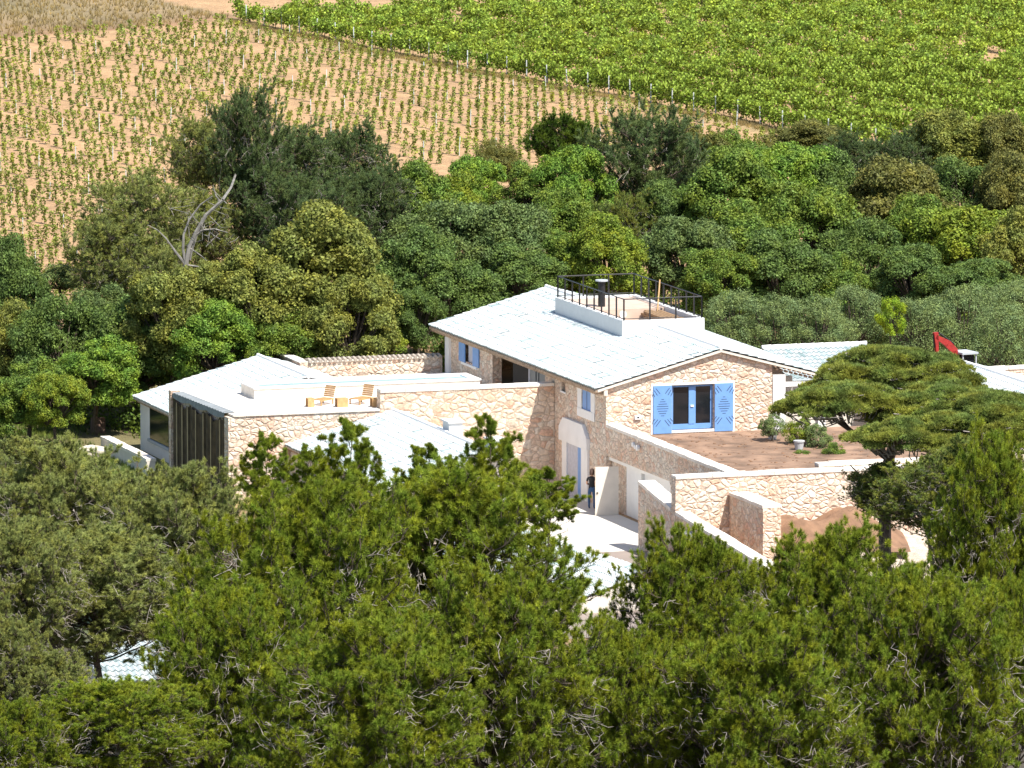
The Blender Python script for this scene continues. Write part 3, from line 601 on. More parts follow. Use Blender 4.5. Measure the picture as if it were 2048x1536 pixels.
# outbuildings in front, seen between the pines
def mono_roof(name, px0, py0, px1, py1, z, depth, label):
    a = W(px0, py0, z); b = W(px1, py1, z); d = (b-a)/np.linalg.norm(b-a); L = np.linalg.norm(b-a); rz = math.atan2(d[1], d[0])
    t = empty(name, (a[0], a[1], 0), rz, label=label, cat='outbuilding')
    roof_part('roof', [(np.array([0, 0, z]), (1, 0, 0), np.array([0, -c, -s_]), L, depth)], t)
    zl = z-depth*s_
    m_ = MB(); m_.add([(.1, -.05, -.5), (L-.1, -.05, -.5), (L-.1, -depth*c+.3, -.5), (.1, -depth*c+.3, -.5), (.1, -.05, z-.12), (L-.1, -.05, z-.12), (L-.1, -depth*c+.3, zl-.05), (.1, -depth*c+.3, zl-.05)],
      [(0, 3, 2, 1), (4, 5, 6, 7), (0, 1, 5, 4), (1, 2, 6, 5), (2, 3, 7, 6), (3, 0, 4, 7)]); m_.build('wall', M['cream'], t)
    return t
mono_roof('front_outbuilding', 1010, 1048, 1310, 1142, 1.6, 6.5, 'low outbuilding roof of pale tiles below the courtyard, between the two big pines')
mono_roof('lower_shed', 170, 1285, 335, 1280, 2.2, 3.6, 'pale shed roof glimpsed between trunks at the lower left')
# stump, rocks, stick
def rock(name, px, py, z, r, seed, mat='rockm', **k):
    rr = np.random.default_rng(seed); V = []; F = []; n, m2 = 12, 8
    for j in range(m2+1):
        for i in range(n):
            a = 2*math.pi*i/n; b = math.pi*j/m2; q = 1+.22*math.sin(3*a+seed)*math.sin(b)+rr.normal(0, .06)*(0 < j < m2)
            V.append((r[0]*q*math.cos(a)*math.sin(b), r[1]*q*math.sin(a)*math.sin(b), r[2]*(q*math.cos(b))))
    for j in range(m2):
        for i in range(n): F.append((j*n+i, (j+1)*n+i, (j+1)*n+(i+1) % n, j*n+(i+1) % n))
    o = pymesh(name, V, F, M[mat], None, **k); P = W(px, py, z); o.location = (P[0], P[1], z); return o
P = W(196, 862, .1); m_ = MB()
for i in range(10):
    a = 2*math.pi*i/10; 
    m_.bar((.26*math.cos(a), .26*math.sin(a), -.1), (.22*math.cos(a), .22*math.sin(a), .62+.05*math.sin(i*3)), .12, 0, 6)
m_.bar((0, 0, -.1), (0, 0, .6), .28, 0, 12)
o = m_.build('tree_stump', M['stumpm'], label='broad sawn tree stump standing on the grass at the left', cat='stump'); o.location = tuple(P)
rock('rock', 185, 905, .15, (.75, .5, .35), 3, label='pale flat rock beside the low white-topped wall', cat='rock')
rock('rock', 145, 836, .2, (.6, .4, .28), 8, label='low dusty boulder left of the tree stump', cat='rock')
P = W(219, 835, .2); m_ = MB(); m_.box((-.03, -.03, -.2), (.03, .03, .65)); o = m_.build('wooden_stake', M['wood'], label='short thin wooden stake in the grass near the stump', cat='stake'); o.location = tuple(P)

# excavator (mini) behind the roofs
P = W(1917, 722, 4.1); ex = empty('mini_excavator', (P[0], P[1], 2.3), TH+.15, label='red mini excavator with raised folded arm behind the right white roof', cat='excavator')
m_ = MB(); m_.box((-.75, -.9, .05), (-.4, .9, .5)); m_.box((.4, -.9, .05), (.75, .9, .5)); m_.build('tracks', M['rubber'], ex)
m_ = MB(); m_.prism([(-.7, -.9), (.7, -.9), (.7, .6), (.4, .95), (-.4, .95), (-.7, .6)], .55, 1.05); m_.build('body', M['red'], ex)
cb = MB()
for x in (-.02, .68):
    for y in (-.45, .55): cb.box((x-.03, y-.03, 1.05), (x+.03, y+.03, 2.15))
cb.box((-.10, -.55, 2.15), (.76, .65, 2.24)); cb.build('cab_frame', M['grey'], ex)
m_ = MB(); m_.box((.03, -.38, 1.1), (.62, .5, 2.1)); m_.build('cab_glass', M['glass'], ex)
def arm(a, b, w0, w1, nm):
    a = np.array(a, float); b = np.array(b, float); d = (b-a)/np.linalg.norm(b-a); n_ = np.array([-d[2], 0, d[0]]); m_ = MB(); V = []
    for y in (-.09, .09):
        V += [a-n_*w0+(0, y, 0), b-n_*w1+(0, y, 0), b+n_*w1+(0, y, 0), a+n_*w0+(0, y, 0)]
    m_.add(V, [(0, 1, 2, 3), (7, 6, 5, 4), (0, 4, 5, 1), (1, 5, 6, 2), (2, 6, 7, 3), (3, 7, 4, 0)]); return m_.build(nm, M['red'], ex)
arm((-.15, 0, 1.0), (-.22, 0, 2.3), .16, .15, 'boom'); arm((-.18, 0, 2.25), (-.62, 0, 2.66), .15, .17, 'boom'); arm((-.60, 0, 2.66), (-1.25, 0, 3.02), .16, .09, 'boom'); arm((-1.25, 0, 3.22), (-1.16, 0, 2.2), .11, .06, 'stick')
m_ = MB(); m_.bar((-.25, .0, 2.62), (-1.1, 0, 3.2), .04, 0, 8); m_.bar((-1.38, 0, 3.1), (-1.3, 0, 2.5), .03, 0, 8); m_.build('hydraulic_ram', M['black'], ex)
m_ = MB(); m_.add([(-1.4, -.25, 1.9), (-1.0, -.25, 1.9), (-.95, -.25, 2.2), (-1.25, -.25, 2.25), (-1.4, .25, 1.9), (-1.0, .25, 1.9), (-.95, .25, 2.2), (-1.25, .25, 2.25)], [(0, 1, 2, 3), (7, 6, 5, 4), (0, 4, 5, 1), (1, 5, 6, 2), (2, 6, 7, 3), (3, 7, 4, 0)]); m_.build('bucket', M['black'], ex)

# planks stacked on the roof deck, pole
t = frame_thing('plank_stack', (6.70, 11.6, 6.69), label='stack of brown planks lying along the right side of the roof deck', cat='planks'); m_ = MB(); rr = np.random.default_rng(4)
for j in range(4):
    for i in range(5): o_ = rr.random()*.7; m_.box((-.50+i*.19, -2.3+o_, .0+j*.12), (-.34+i*.19, 1.3+o_, .10+j*.12))
m_.build('planks', M['woodp'], t)
t = frame_thing('wooden_pole', (6.9, 13.3, 6.7), label='thin wooden pole leaning against the railing of the roof deck', cat='pole'); m_ = MB(); m_.bar((0, 0, 0), (.45, .9, 1.75), .035, 0, 6); m_.build('pole', M['wood'], t)

# ------------------------------------------------------------------ person by the garage door
def make_person():
    P = AU*-.62+AV*.15
    t = empty('person', (P[0], P[1], .02), TH+math.radians(-35), label='person in black top and blue jeans standing by the garage doors holding a peach cloth', cat='person')
    J = [(0, 0, .93, .135, .10), (0, .01, 1.12, .12, .09), (0, .02, 1.32, .15, .10), (0, .02, 1.44, .085, .07), (0, .03, 1.52, .05, .05), (0, .05, 1.63, .085, .10), (0, .05, 1.72, .07, .085)]
    E_ = [(i, i+1) for i in range(6)]
    def ch(par, pts):
        for p in pts: J.append(p); E_.append((par, len(J)-1)); par = len(J)-1
    for s in (-1, 1):
        ch(0, [(s*.10, 0, .86, .09, .09), (s*.11, .02+.03*s, .48, .06, .065), (s*.12, -.02, .10, .042, .045), (s*.12, .10, .04, .04, .035)])
        ch(2, [(s*.19, .01, 1.40, .06, .06), (s*.24, .02, 1.13, .045, .045), (s*.16, .24, 1.08, .036, .034), (s*.12, .31, 1.10, .035, .022)])
    me = bpy.data.meshes.new('body'); me.from_pydata([j[:3] for j in J], E_, []); o = bpy.data.objects.new('body', me); link(o)
    md = o.modifiers.new('s', 'SKIN'); o.modifiers.new('ss', 'SUBSURF').levels = 1
    for i, j in enumerate(J): me.skin_vertices[0].data[i].radius = j[3:5]
    me.skin_vertices[0].data[0].use_root = True
    dg = bpy.context.evaluated_depsgraph_get(); nm = bpy.data.meshes.new_from_object(o.evaluated_get(dg)); bpy.data.objects.remove(o)
    nm.name = 'body'; nm.materials.clear()
    for k in ('skin', 'shirt', 'jeans', 'rubber'): nm.materials.append(M[k])
    for p in nm.polygons:
        x, y, z = p.center; p.use_smooth = True
        if z < .06: p.material_index = 3
        elif z < .97 : p.material_index = 2
        elif z < 1.47 and not (abs(x) > .2 and z < 1.25) and y < .13: p.material_index = 1
        else: p.material_index = 0
    b = link(bpy.data.objects.new('body', nm), t)
    V = []; F = []
    for j in range(7):
        for i in range(10):
            a = 2*math.pi*i/10; bb_ = math.pi*.62*j/6; V.append((.115*math.cos(a)*math.sin(bb_)*(1+.06*math.sin(i*2)), .03+.125*math.sin(a)*math.sin(bb_)-.015, 1.685+.115*math.cos(bb_)-(.10*j/6 if math.sin(a) < .2 else -.03)))
    for j in range(6):
        for i in range(10): F.append((j*10+i, (j+1)*10+i, (j+1)*10+(i+1) % 10, j*10+(i+1) % 10))
    pymesh('hair', V, F, M['hair'], t, smooth=True)
    for s in (-1, 1):
        m_ = MB()
        for k in range(4): m_.bar((s*.12-.03+.02*k, .31, 1.11), (s*.12-.03+.02*k-s*.02, .365-.006*abs(k-1.5), 1.085), .009, 0, 5)
        m_.bar((s*.12-s*.03, .30, 1.11), (s*.12-s*.065, .33, 1.12), .010, 0, 5); m_.build('fingers', M['skin'], t)
    cl = MB(); cl.add([(-.15, .34, .90), (.15, .34, .88), (.16, .37, 1.14), (-.16, .37, 1.15), (-.12, .30, .92), (.12, .30, .9), (.14, .33, 1.16), (-.14, .33, 1.17)], [(0, 1, 2, 3), (7, 6, 5, 4), (0, 4, 5, 1), (1, 5, 6, 2), (2, 6, 7, 3), (3, 7, 4, 0)])
    co = cl.build('carried_cloth', M['peach'], None, label='peach coloured folded cloth in the hands of the person', cat='cloth'); co.location = t.location; co.rotation_euler = t.rotation_euler
make_person()

# ------------------------------------------------------------------ vegetation
def rdir(n, r=rng):
    v = r.normal(size=(n, 3)); return v/np.linalg.norm(v, axis=1, keepdims=True)
def norm(a): return a/np.maximum(np.linalg.norm(a, axis=-1, keepdims=True), 1e-9)
def leaves(P, Nn, ln, wd, r):
    """quads (diamond-ish leaves) at P facing Nn"""
    n = len(P); t = norm(np.cross(Nn, rdir(n, r))); b = np.cross(Nn, t)
    l = (ln*(.7+.6*r.random(n)))[:, None]*t; w = (wd*(.7+.6*r.random(n)))[:, None]*b
    return np.stack([P-l, P-w+l*.1, P+l, P+w+l*.1], 1).reshape(-1, 3)
def needles(P, D, k, ln, wd, spread, r):
    n = len(P); P2 = np.repeat(P, k, 0); D2 = norm(np.repeat(D, k, 0)+spread*r.normal(size=(n*k, 3)))
    s = norm(np.cross(D2, rdir(n*k, r)))*wd; L = (ln*(.65+.6*r.random(n*k)))[:, None]
    return np.stack([P2-s, P2+s, P2+D2*L], 1).reshape(-1, 3)
def tubes(A, B, ra, rb):
    """3-sided prisms as quads"""
    d = norm(B-A); q = norm(np.cross(d, np.where(np.abs(d[:, 2:3]) > .9, [[1., 0, 0]], [[0, 0, 1.]]))); w = np.cross(d, q)
    out = []
    ra = np.broadcast_to(np.asarray(ra, float), (len(A),))[:, None]; rb = np.broadcast_to(np.asarray(rb, float), (len(A),))[:, None]
    K = 5
    an = [2*math.pi*i/K for i in range(K)]
    cs = [math.cos(t)*q+math.sin(t)*w for t in an]
    for i in range(K): j = (i+1) % K; out.append(np.stack([A+cs[i]*ra, A+cs[j]*ra, B+cs[j]*rb, B+cs[i]*rb], 1))
    return np.concatenate(out, 0).reshape(-1, 3)
def chain(pts, r0, r1):
    pts = np.array(pts); n = len(pts)-1; rr = np.linspace(r0, r1, n+1); return tubes(pts[:-1], pts[1:], rr[:-1], rr[1:])
PLH = bpy.data.materials.new('foliage_slot')
def oak_variant(seed, R=3.2, n=72, per=1150, leaf=.088, flat=1.0, cl=(.16, .34)):
    r = np.random.default_rng(seed); d = rdir(n*3, r); d = d[d[:, 2] > -.75][:n]; rad = (.45+.50*r.random((len(d), 1))**.6)*(1+.14*np.sin(d[:, :1]*2.3+seed)*np.cos(d[:, 1:2]*2.9+seed*2))
    C = d*rad*R*np.array([1, 1, flat]); P = []; Nn = []
    for k, c0 in enumerate(C):
        rr = R*(cl[0]+(cl[1]-cl[0])*r.random()); dd = rdir(per, r); dd = dd[(dd[:, 2] > -.55)]
        # thinner toward the side facing the crown's inside
        keep = (dd@d[k] > -.3) | (r.random(len(dd)) < .25); dd = dd[keep]
        q = rr*(.72+.42*r.random((len(dd), 1))**1.3)*(1+.16*np.sin(dd[:, :1]*6+k)*np.sin(dd[:, 1:2]*5+dd[:, 2:3]*6))
        P.append(c0+dd*q*np.array([1, 1, .85])); Nn.append(norm(dd+.8*r.normal(size=dd.shape)+np.array([0, 0, .35])))
    P = np.concatenate(P); Nn = np.concatenate(Nn)
    me = npmesh('crown', leaves(P, Nn, leaf, leaf*.62, r), 4, PLH)
    A = np.zeros((len(C), 3)); A[:, 2] = -.55*R; mid = (A+C)/2+np.array([0, 0, -.12*R])
    T_ = np.concatenate([chain([(0, 0, -2.4*R), (.08*R, 0, -1.3*R), (0, 0.05*R, -.5*R)], .075*R, .05*R), tubes(A, mid, .035*R, .022*R), tubes(mid, C, .022*R, .006*R)])
    return me, npmesh('trunk', T_, 4, M['bark']), None
def pine_variant(seed, R=5.0, Hc=5.0, nl=44, n2=9, n3=7, tufts=5, nk=13, nlen=.17, nwid=.013, up=.55, dead=260, lowcut=-.55, low=-2.2, shape=1.0, lean=(0, 0), tstart=.35, nspread=.55):
    r = np.random.default_rng(seed); sc_ = np.array([R, R, Hc]); tw = []
    zt = np.linspace(low*Hc, .72*Hc, 10); tr = np.stack([.06*R*np.sin(zt/Hc*2+seed)+lean[0]*zt, .06*R*np.cos(zt/Hc*1.7+seed)+lean[1]*zt, zt], 1)
    segs = [chain(tr, .05*R, .012*R)]
    def trunk_at(z): return np.array([np.interp(z, zt, tr[:, 0]), np.interp(z, zt, tr[:, 1]), z])
    LA = []; twA = []; twD = []; dA = []; dB = []
    for i in range(nl):
        az = i*2.399+r.normal(0, .3); cz = lowcut+(1-lowcut)*(i+.5)/nl; cz = np.clip(cz+r.normal(0, .06), -1, .985)
        s = math.sqrt(1-cz*cz); end = np.array([math.cos(az)*s, math.sin(az)*s, cz*shape])*sc_*(.72+.34*r.random())
        z0 = end[2]-.30*Hc-.28*np.linalg.norm(end[:2]); z0 = max(z0, low*Hc*.7); a = trunk_at(z0); b = end+(trunk_at(end[2])-np.array([0, 0, end[2]]))*.6
        mid = (a+b)/2+np.array([0, 0, -.08*R])+r.normal(0, .04*R, 3); tt = np.linspace(0, 1, 7)[:, None]
        pts = (1-tt)**2*a+2*tt*(1-tt)*mid+tt**2*b+r.normal(0, .015*R, (7, 3)); pts[0] = a
        segs.append(chain(pts, .014*R, .004*R))
        L = np.linalg.norm(b-a); dirl = norm(b-a)
        for j in range(n2):
            t = .30+.70*(j+r.random())/n2; t = min(t, .99); k = int(t*6); p = pts[k]+(pts[k+1]-pts[k])*(t*6-k)
            d2 = norm(dirl*.6+r.normal(0, .75, 3)+np.array([0, 0, up*.6])); l2 = (.22+.14*r.random())*R*(1.15-.5*t)
            q1 = p+d2*l2*.5+r.normal(0, .02*R, 3); q2 = p+d2*l2+np.array([0, 0, .04*R])
            LA.append((p, q1, .005*R, .0035*R)); LA.append((q1, q2, .0035*R, .002*R))
            for m in range(n3):
                u_ = .25+.75*(m+r.random())/n3; base = p+(q1-p)*(u_*2) if u_ < .5 else q1+(q2-q1)*((u_-.5)*2)
                d3 = norm(d2*.7+r.normal(0, .6, 3)+np.array([0, 0, up])); l3 = (.08+.07*r.random())*R
                LA.append((base, base+d3*l3, .0022*R, .0012*R))
                for q in range(tufts): twA.append(base+d3*l3*(tstart+(1-tstart)*(q+.5)/tufts)); twD.append(d3)
                twA.append(base+d3*l3); twD.append(d3)
    for i in range(dead):                                      # bare pale twigs inside the crown
        cz = r.uniform(-.75, .6); az = r.uniform(0, 6.28); s = math.sqrt(1-cz*cz)*r.uniform(.3, .84); p = np.array([math.cos(az)*s, math.sin(az)*s, cz*.85])*sc_
        d = norm(np.array([math.cos(az), math.sin(az), r.normal(0, .4)])+r.normal(0, .5, 3))
        for k in range(4):
            l = r.uniform(.05, .13)*R; e_ = p+norm(d+r.normal(0, .45, 3))*l; dA.append(p); dB.append(e_)
            e2 = e_+norm(d+r.normal(0, .6, 3))*l*.6; dA.append(e_); dB.append(e2); p = p if k % 2 else e_
    for (a, b, r0, r1) in []: pass
    A = np.array([x[0] for x in LA]); B = np.array([x[1] for x in LA])
    segs.append(tubes(A, B, np.array([x[2] for x in LA]), np.array([x[3] for x in LA])))
    crown = npmesh('crown', needles(np.array(twA), np.array(twD), nk, nlen, nwid, nspread, r), 3, PLH)
    dt_ = npmesh('dead_twigs', tubes(np.array(dA), np.array(dB), .0030*R, .0012*R), 4, M['twig']) if dead else None
    return crown, npmesh('trunk', np.concatenate(segs), 4, M['bark']), dt_
def place(name, var, P, sx, sy, sz, rz, mat, label, cat, group, trunk_mat=None, tilt=(0, 0), base=None):
    """thing at the ground under P (crown centre), parts raised to the crown height"""
    g = float(hgt(P[0], P[1])) if base is None else base
    t = empty(name, (P[0], P[1], g), 0, label=label, cat=cat, group=group)
    for me in var:
        if me is None: continue
        o = bpy.data.objects.new(me.name.split('.')[0], me); link(o, t); o.location = (0, 0, float(P[2])-g); o.scale = (sx, sy, sz); o.rotation_euler = (tilt[0], tilt[1], rz)
        if me.name.startswith('crown'): o.material_slots[0].link = 'OBJECT'; o.material_slots[0].material = mat
    return t
LM = dict(
    dk=leaf_mat('leaf_dark_green', (.115, .185, .050), hue=.04), md=leaf_mat('leaf_mid_green', (.130, .215, .042)), br=leaf_mat('leaf_bright_green', (.15, .27, .045)),
    bl=leaf_mat('leaf_bluish_green', (.130, .195, .068), hue=.04), oc=leaf_mat('leaf_ochre_green', (.19, .225, .055), hue=.06), ye=leaf_mat('leaf_yellow_green', (.165, .245, .035)),
    bn=leaf_mat('leaf_brown_olive', (.160, .172, .050), hue=.05), gy=leaf_mat('leaf_grey_green', (.180, .255, .105), hue=.04), lime=leaf_mat('leaf_lime', (.24, .37, .03)),
    pg=leaf_mat('needle_green', (.195, .272, .030), hue=.09, trans=.35), pd=leaf_mat('needle_dark', (.085, .15, .02), trans=.3), po=leaf_mat('needle_olive', (.275, .320, .105), hue=.04),
    pb=leaf_mat('needle_bluish', (.125, .185, .072), hue=.04), pu=leaf_mat('needle_umbrella', (.20, .27, .07)), vine=leaf_mat('vine_leaf', (.215, .320, .048), trans=.3, hue=.06, var=.5), vy=leaf_mat('young_vine_leaf', (.23, .29, .065), trans=.3, hue=.06))
OAK = [oak_variant(100+i) for i in range(6)]
OAKS = [oak_variant(140+i, n=60, per=700, leaf=.07, cl=(.2, .34)) for i in range(2)]
BPINE = [pine_variant(200+i, R=3.6, Hc=3.4, nl=48, n2=9, n3=8, tufts=4, nk=12, nlen=.19, nwid=.014, dead=120, up=.5, lowcut=-.85) for i in range(3)]
SHRUB = [oak_variant(300+i, R=1.6, n=50, per=300, leaf=.06, flat=.9) for i in range(3)]
rt = np.random.default_rng(11)
def tree(kind, px, py, rx, ry, D, mat, label, name=None, group=None):
    if kind == 'oak': var = OAK[rt.integers(len(OAK))]; R0 = 3.2; nm, cat = 'oak_tree', 'tree'
    elif kind == 'pine': var = BPINE[rt.integers(len(BPINE))]; R0 = 3.6; nm, cat = 'pine_tree', 'tree'
    elif kind == 'shrub': var = SHRUB[rt.integers(len(SHRUB))]; R0 = 1.6; nm, cat = 'shrub', 'shrub'
    elif kind == 'olive': var = OAKS[rt.integers(2)]; R0 = 3.2; nm, cat = 'olive_tree', 'tree'
    if kind in ('oak', 'pine', 'olive'): py += ry*.13; rx *= 1.15; ry *= 1.38
    P = WD(px, py, D); s = D/FPX/R0*1.06; 
    place(name or nm, var, P, rx*s, (rx+ry)/2*s, ry*s*1.03, rt.random()*6.28 if kind != 'x' else 0, LM[mat], label, cat, group)
BG = 'trees standing behind the farmhouse'
# (kind, px, py, rx, ry, depth, colour, label)
TREES = [
 ('pine', 495, 285, 66, 85, 395, 'pb', 'sparse dark pine top rising highest at the left above the young vineyard'),
 ('pine', 585, 335, 85, 65, 402, 'pb', 'dark bluish pine right beside the highest left pine top'),
 ('pine', 690, 345, 80, 70, 405, 'pb', 'soft dark pine bordering the bare soil left of centre'),
 ('pine', 590, 430, 85, 60, 392, 'pb', 'dark shaded pine directly right of the bare silvery trunk'),
 ('pine', 690, 440, 95, 70, 400, 'pb', 'grey-green pine between the silvery trunk and the central oaks'),
 ('pine', 400, 300, 62, 50, 398, 'po', 'thin olive pine wisp left of the highest pine top'),
 ('pine', 280, 440, 110, 70, 390, 'po', 'broad olive-brown pine left of the bare silvery trunk'),
 ('pine', 225, 510, 85, 60, 388, 'po', 'olive thicket pine at the lower left of the silvery trunk'),
 ('pine', 530, 400, 75, 62, 394, 'pb', 'dark pine foliage right behind the top of the bare silvery trunk'),
 ('pine', 410, 450, 70, 55, 393, 'po', 'olive pine foliage showing through the fork of the bare trunk'),
 ('pine', 330, 560, 80, 55, 386, 'po', 'olive pine at the foot of the bare trunk on its left'),
 ('oak', 455, 580, 80, 50, 379, 'oc', 'ochre-green oak at the foot of the silvery trunk'),
 ('oak', 640, 560, 120, 95, 380, 'oc', 'largest ochre-green oak behind the wing roof'),
 ('oak', 520, 600, 90, 75, 378, 'oc', 'ochre-green oak left of the largest ochre oak'),
 ('oak', 350, 630, 85, 75, 378, 'oc', 'ochre oak at the far left of the ochre oak group'),
 ('oak', 700, 650, 80, 70, 377, 'oc', 'lower ochre-green oak just above the tile topped wall'),
 ('oak', 430, 690, 75, 55, 376, 'br', 'green oak clump right above the left end of the wing roof'),
 ('oak', 560, 690, 85, 50, 377, 'md', 'dark green oak clump directly above the peak of the wing roof'),
 ('oak', 270, 700, 75, 70, 379, 'dk', 'dark green oak above the left corner of the wing roof'),
 ('shrub', 775, 690, 48, 34, 378, 'ye', 'bright yellow-green bush above the tile topped wall'),
 ('pine', 760, 410, 60, 60, 400, 'pb', 'dark pine at the right end of the left pine group'),
 ('oak', 900, 420, 70, 55, 404, 'ye', 'yellow-tinted oak left of the bright light green oak'),
 ('oak', 1330, 450, 60, 55, 403, 'dk', 'dark oak below the right side of the large grey-green pine'),
 ('oak', 1670, 400, 70, 60, 408, 'dk', 'dark oak left of the olive-brown oak'),
 ('oak', 1850, 480, 70, 55, 400, 'md', 'green oak between the olive-brown and the yellow-green oak'),
 ('oak', 1470, 330, 60, 45, 414, 'md', 'green oak at the bare soil edge right of the brown tinted oak'),
 ('oak', 835, 430, 75, 65, 402, 'md', 'mid green oak bordering the bare soil at centre left'),
 ('oak', 945, 385, 60, 50, 410, 'br', 'bright light green oak at the edge of the bare vineyard soil'),
 ('oak', 985, 325, 40, 30, 418, 'bn', 'small brownish tree top left of the umbrella shaped pine'),
 ('oak', 890, 500, 90, 70, 396, 'bl', 'bluish green oak in the middle of the wood'),
 ('oak', 835, 560, 75, 75, 388, 'dk', 'dark oak left of the middle of the wood'),
 ('oak', 905, 590, 80, 60, 386, 'dk', 'dark oak above the far end of the main roof'),
 ('oak', 835, 640, 45, 45, 382, 'dk', 'dark low oak by the far corner of the main roof'),
 ('oak', 1000, 490, 85, 70, 398, 'bl', 'greyish green oak above the main roof ridge'),
 ('oak', 1040, 560, 80, 50, 390, 'dk', 'dark oak just above the main roof ridge'),
 ('oak', 1060, 390, 55, 45, 408, 'md', 'mid green oak between the brown top and the rounded green oak'),
 ('oak', 1150, 385, 62, 65, 407, 'br', 'rounded fresh green oak in front of the umbrella shaped pine'),
 ('oak', 1130, 460, 75, 50, 402, 'md', 'green oak beneath the rounded fresh green oak'),
 ('oak', 1215, 520, 68, 55, 391, 'ye', 'yellow-green oak right above the stove pipe'),
 ('oak', 1130, 530, 55, 45, 393, 'md', 'green oak left of the stove pipe'),
 ('pine', 1285, 345, 115, 95, 410, 'pb', 'large grey-green pine right of the umbrella shaped pine'),
 ('pine', 1255, 450, 60, 50, 402, 'pu', 'small green pine under the large grey-green pine'),
 ('oak', 1395, 330, 45, 55, 414, 'bn', 'brown tinted oak top right of the large grey-green pine'),
 ('oak', 1370, 510, 75, 60, 394, 'bl', 'pale bluish green oak above the roof deck railing'),
 ('oak', 1455, 410, 90, 70, 402, 'md', 'big green oak dome right of centre'),
 ('oak', 1575, 370, 80, 65, 408, 'br', 'fresh green oak dome bordering the green vineyard'),
 ('oak', 1480, 500, 85, 65, 396, 'md', 'green oak on the left under the big dome'),
 ('oak', 1600, 460, 90, 75, 400, 'md', 'broad green oak right of the big dome'),
 ('oak', 1560, 550, 85, 60, 390, 'dk', 'dark oak above the olive trees at centre right'),
 ('oak', 1440, 560, 65, 50, 389, 'md', 'green oak right of the roof deck railing'),
 ('oak', 1620, 292, 75, 32, 420, 'bn', 'brownish tree top touching the green vineyard edge'),
 ('pine', 1700, 330, 70, 50, 416, 'pb', 'grey pine at the edge of the green vineyard'),
 ('pine', 1790, 340, 95, 55, 414, 'pb', 'wide grey pine with pale twigs right of the brownish top'),
 ('oak', 1785, 430, 100, 80, 404, 'bn', 'olive-brown oak under the wide grey pine'),
 ('oak', 1730, 520, 75, 60, 396, 'dk', 'dark oak with a gap of bare soil behind it'),
 ('oak', 1900, 310, 90, 55, 416, 'oc', 'ochre-green oak at the upper right'),
 ('oak', 2015, 310, 60, 50, 415, 'bn', 'brownish oak in the upper right corner of the wood'),
 ('oak', 1925, 400, 80, 60, 408, 'dk', 'dark oak below the ochre oak at the upper right'),
 ('oak', 2025, 420, 65, 70, 405, 'bn', 'brown-green oak at the right edge of the wood'),
 ('oak', 1935, 500, 95, 70, 398, 'ye', 'yellow-green oak at the right of the wood'),
 ('oak', 2040, 520, 60, 65, 395, 'oc', 'ochre oak at the right edge above the olives'),
 ('oak', 1830, 560, 80, 50, 390, 'dk', 'dark oak right of the lime green sapling'),
 ('oak', 1960, 575, 85, 40, 389, 'dk', 'dark oak above the rightmost olive trees'),
 ('oak', 1665, 575, 60, 45, 391, 'md', 'green oak above the olive trees left of the lime sapling'),
 ('olive', 1465, 655, 62, 50, 377, 'gy', 'grey-green olive tree nearest the roof deck'),
 ('olive', 1550, 660, 62, 48, 376, 'gy', 'second olive tree from the roof deck'),
 ('olive', 1635, 660, 62, 46, 375, 'gy', 'olive tree above the back annex roof'),
 ('olive', 1710, 640, 60, 48, 378, 'gy', 'olive tree left of the lime green sapling'),
 ('olive', 1835, 655, 62, 50, 377, 'gy', 'olive tree left of the red excavator arm'),
 ('olive', 1925, 650, 65, 55, 379, 'gy', 'olive tree right behind the red excavator arm'),
 ('olive', 2010, 690, 65, 55, 376, 'gy', 'olive tree above the pale wall at the right edge'),
 ('olive', 2020, 620, 60, 45, 382, 'gy', 'olive tree at the right edge under the oaks'),
 ('shrub', 1781, 640, 26, 42, 373, 'lime', 'narrow lime green sapling among the olive trees'),
 ('oak', 20, 600, 45, 80, 388, 'dk', 'dark oak at the left edge below the vineyard'),
 ('oak', 35, 700, 60, 60, 382, 'oc', 'olive oak at the left edge above the grass'),
 ('oak', 120, 690, 70, 70, 380, 'dk', 'dark green oak left of the wing roof'),
 ('oak', 205, 640, 55, 50, 383, 'bl', 'thin green oak before the bare soil gap at the left'),
 ('oak', 195, 745, 70, 50, 376, 'br', 'bright green bushy oak left of the wing roof corner'),
 ('oak', 60, 790, 70, 50, 372, 'md', 'green oak at the left edge beside the grass'),
 ('oak', 110, 800, 50, 42, 370, 'ye', 'small yellow-green oak above the rock and stump'),
 ('shrub', 120, 560, 60, 30, 392, 'bl', 'small bush in front of the bare soil at the left'),
 ('shrub', 1545, 855, 27, 26, 350, 'gy', 'pale grey-green potted bush on the dirt terrace'),
 ('shrub', 1600, 868, 30, 30, 349, 'ye', 'bright green potted bush on the right of the dirt terrace'),
 ('shrub', 1638, 880, 26, 30, 348, 'gy', 'grey leafed bush under the left edge of the umbrella pine'),
 ('shrub', 1665, 905, 24, 20, 346, 'md', 'low green bush beneath the left branches of the umbrella pine'),
 ('shrub', 1600, 915, 26, 14, 346, 'md', 'low green planting at the far right corner of the dirt terrace'),
]
for tdef in TREES:
    k, px, py, rx, ry, D, mt, lab = tdef; tree(k, px, py, rx, ry, D, mt, lab, group=BG if k in ('oak', 'pine') else ('olive trees right of the house' if k == 'olive' else None))
# umbrella shaped dark crown with tight domes behind the wood
U2 = pine_variant(402, R=2.2, Hc=1.7, nl=46, n2=8, n3=8, tufts=4, nk=12, nlen=.12, nwid=.012, up=.9, dead=0, lowcut=-.3, low=-4.0)
place('umbrella_pine', U2, WD(1122, 292, 412), .92, .92, .80, 0, LM['pd'], 'dense dark umbrella shaped pine crown against the bare vineyard soil', 'tree', BG)
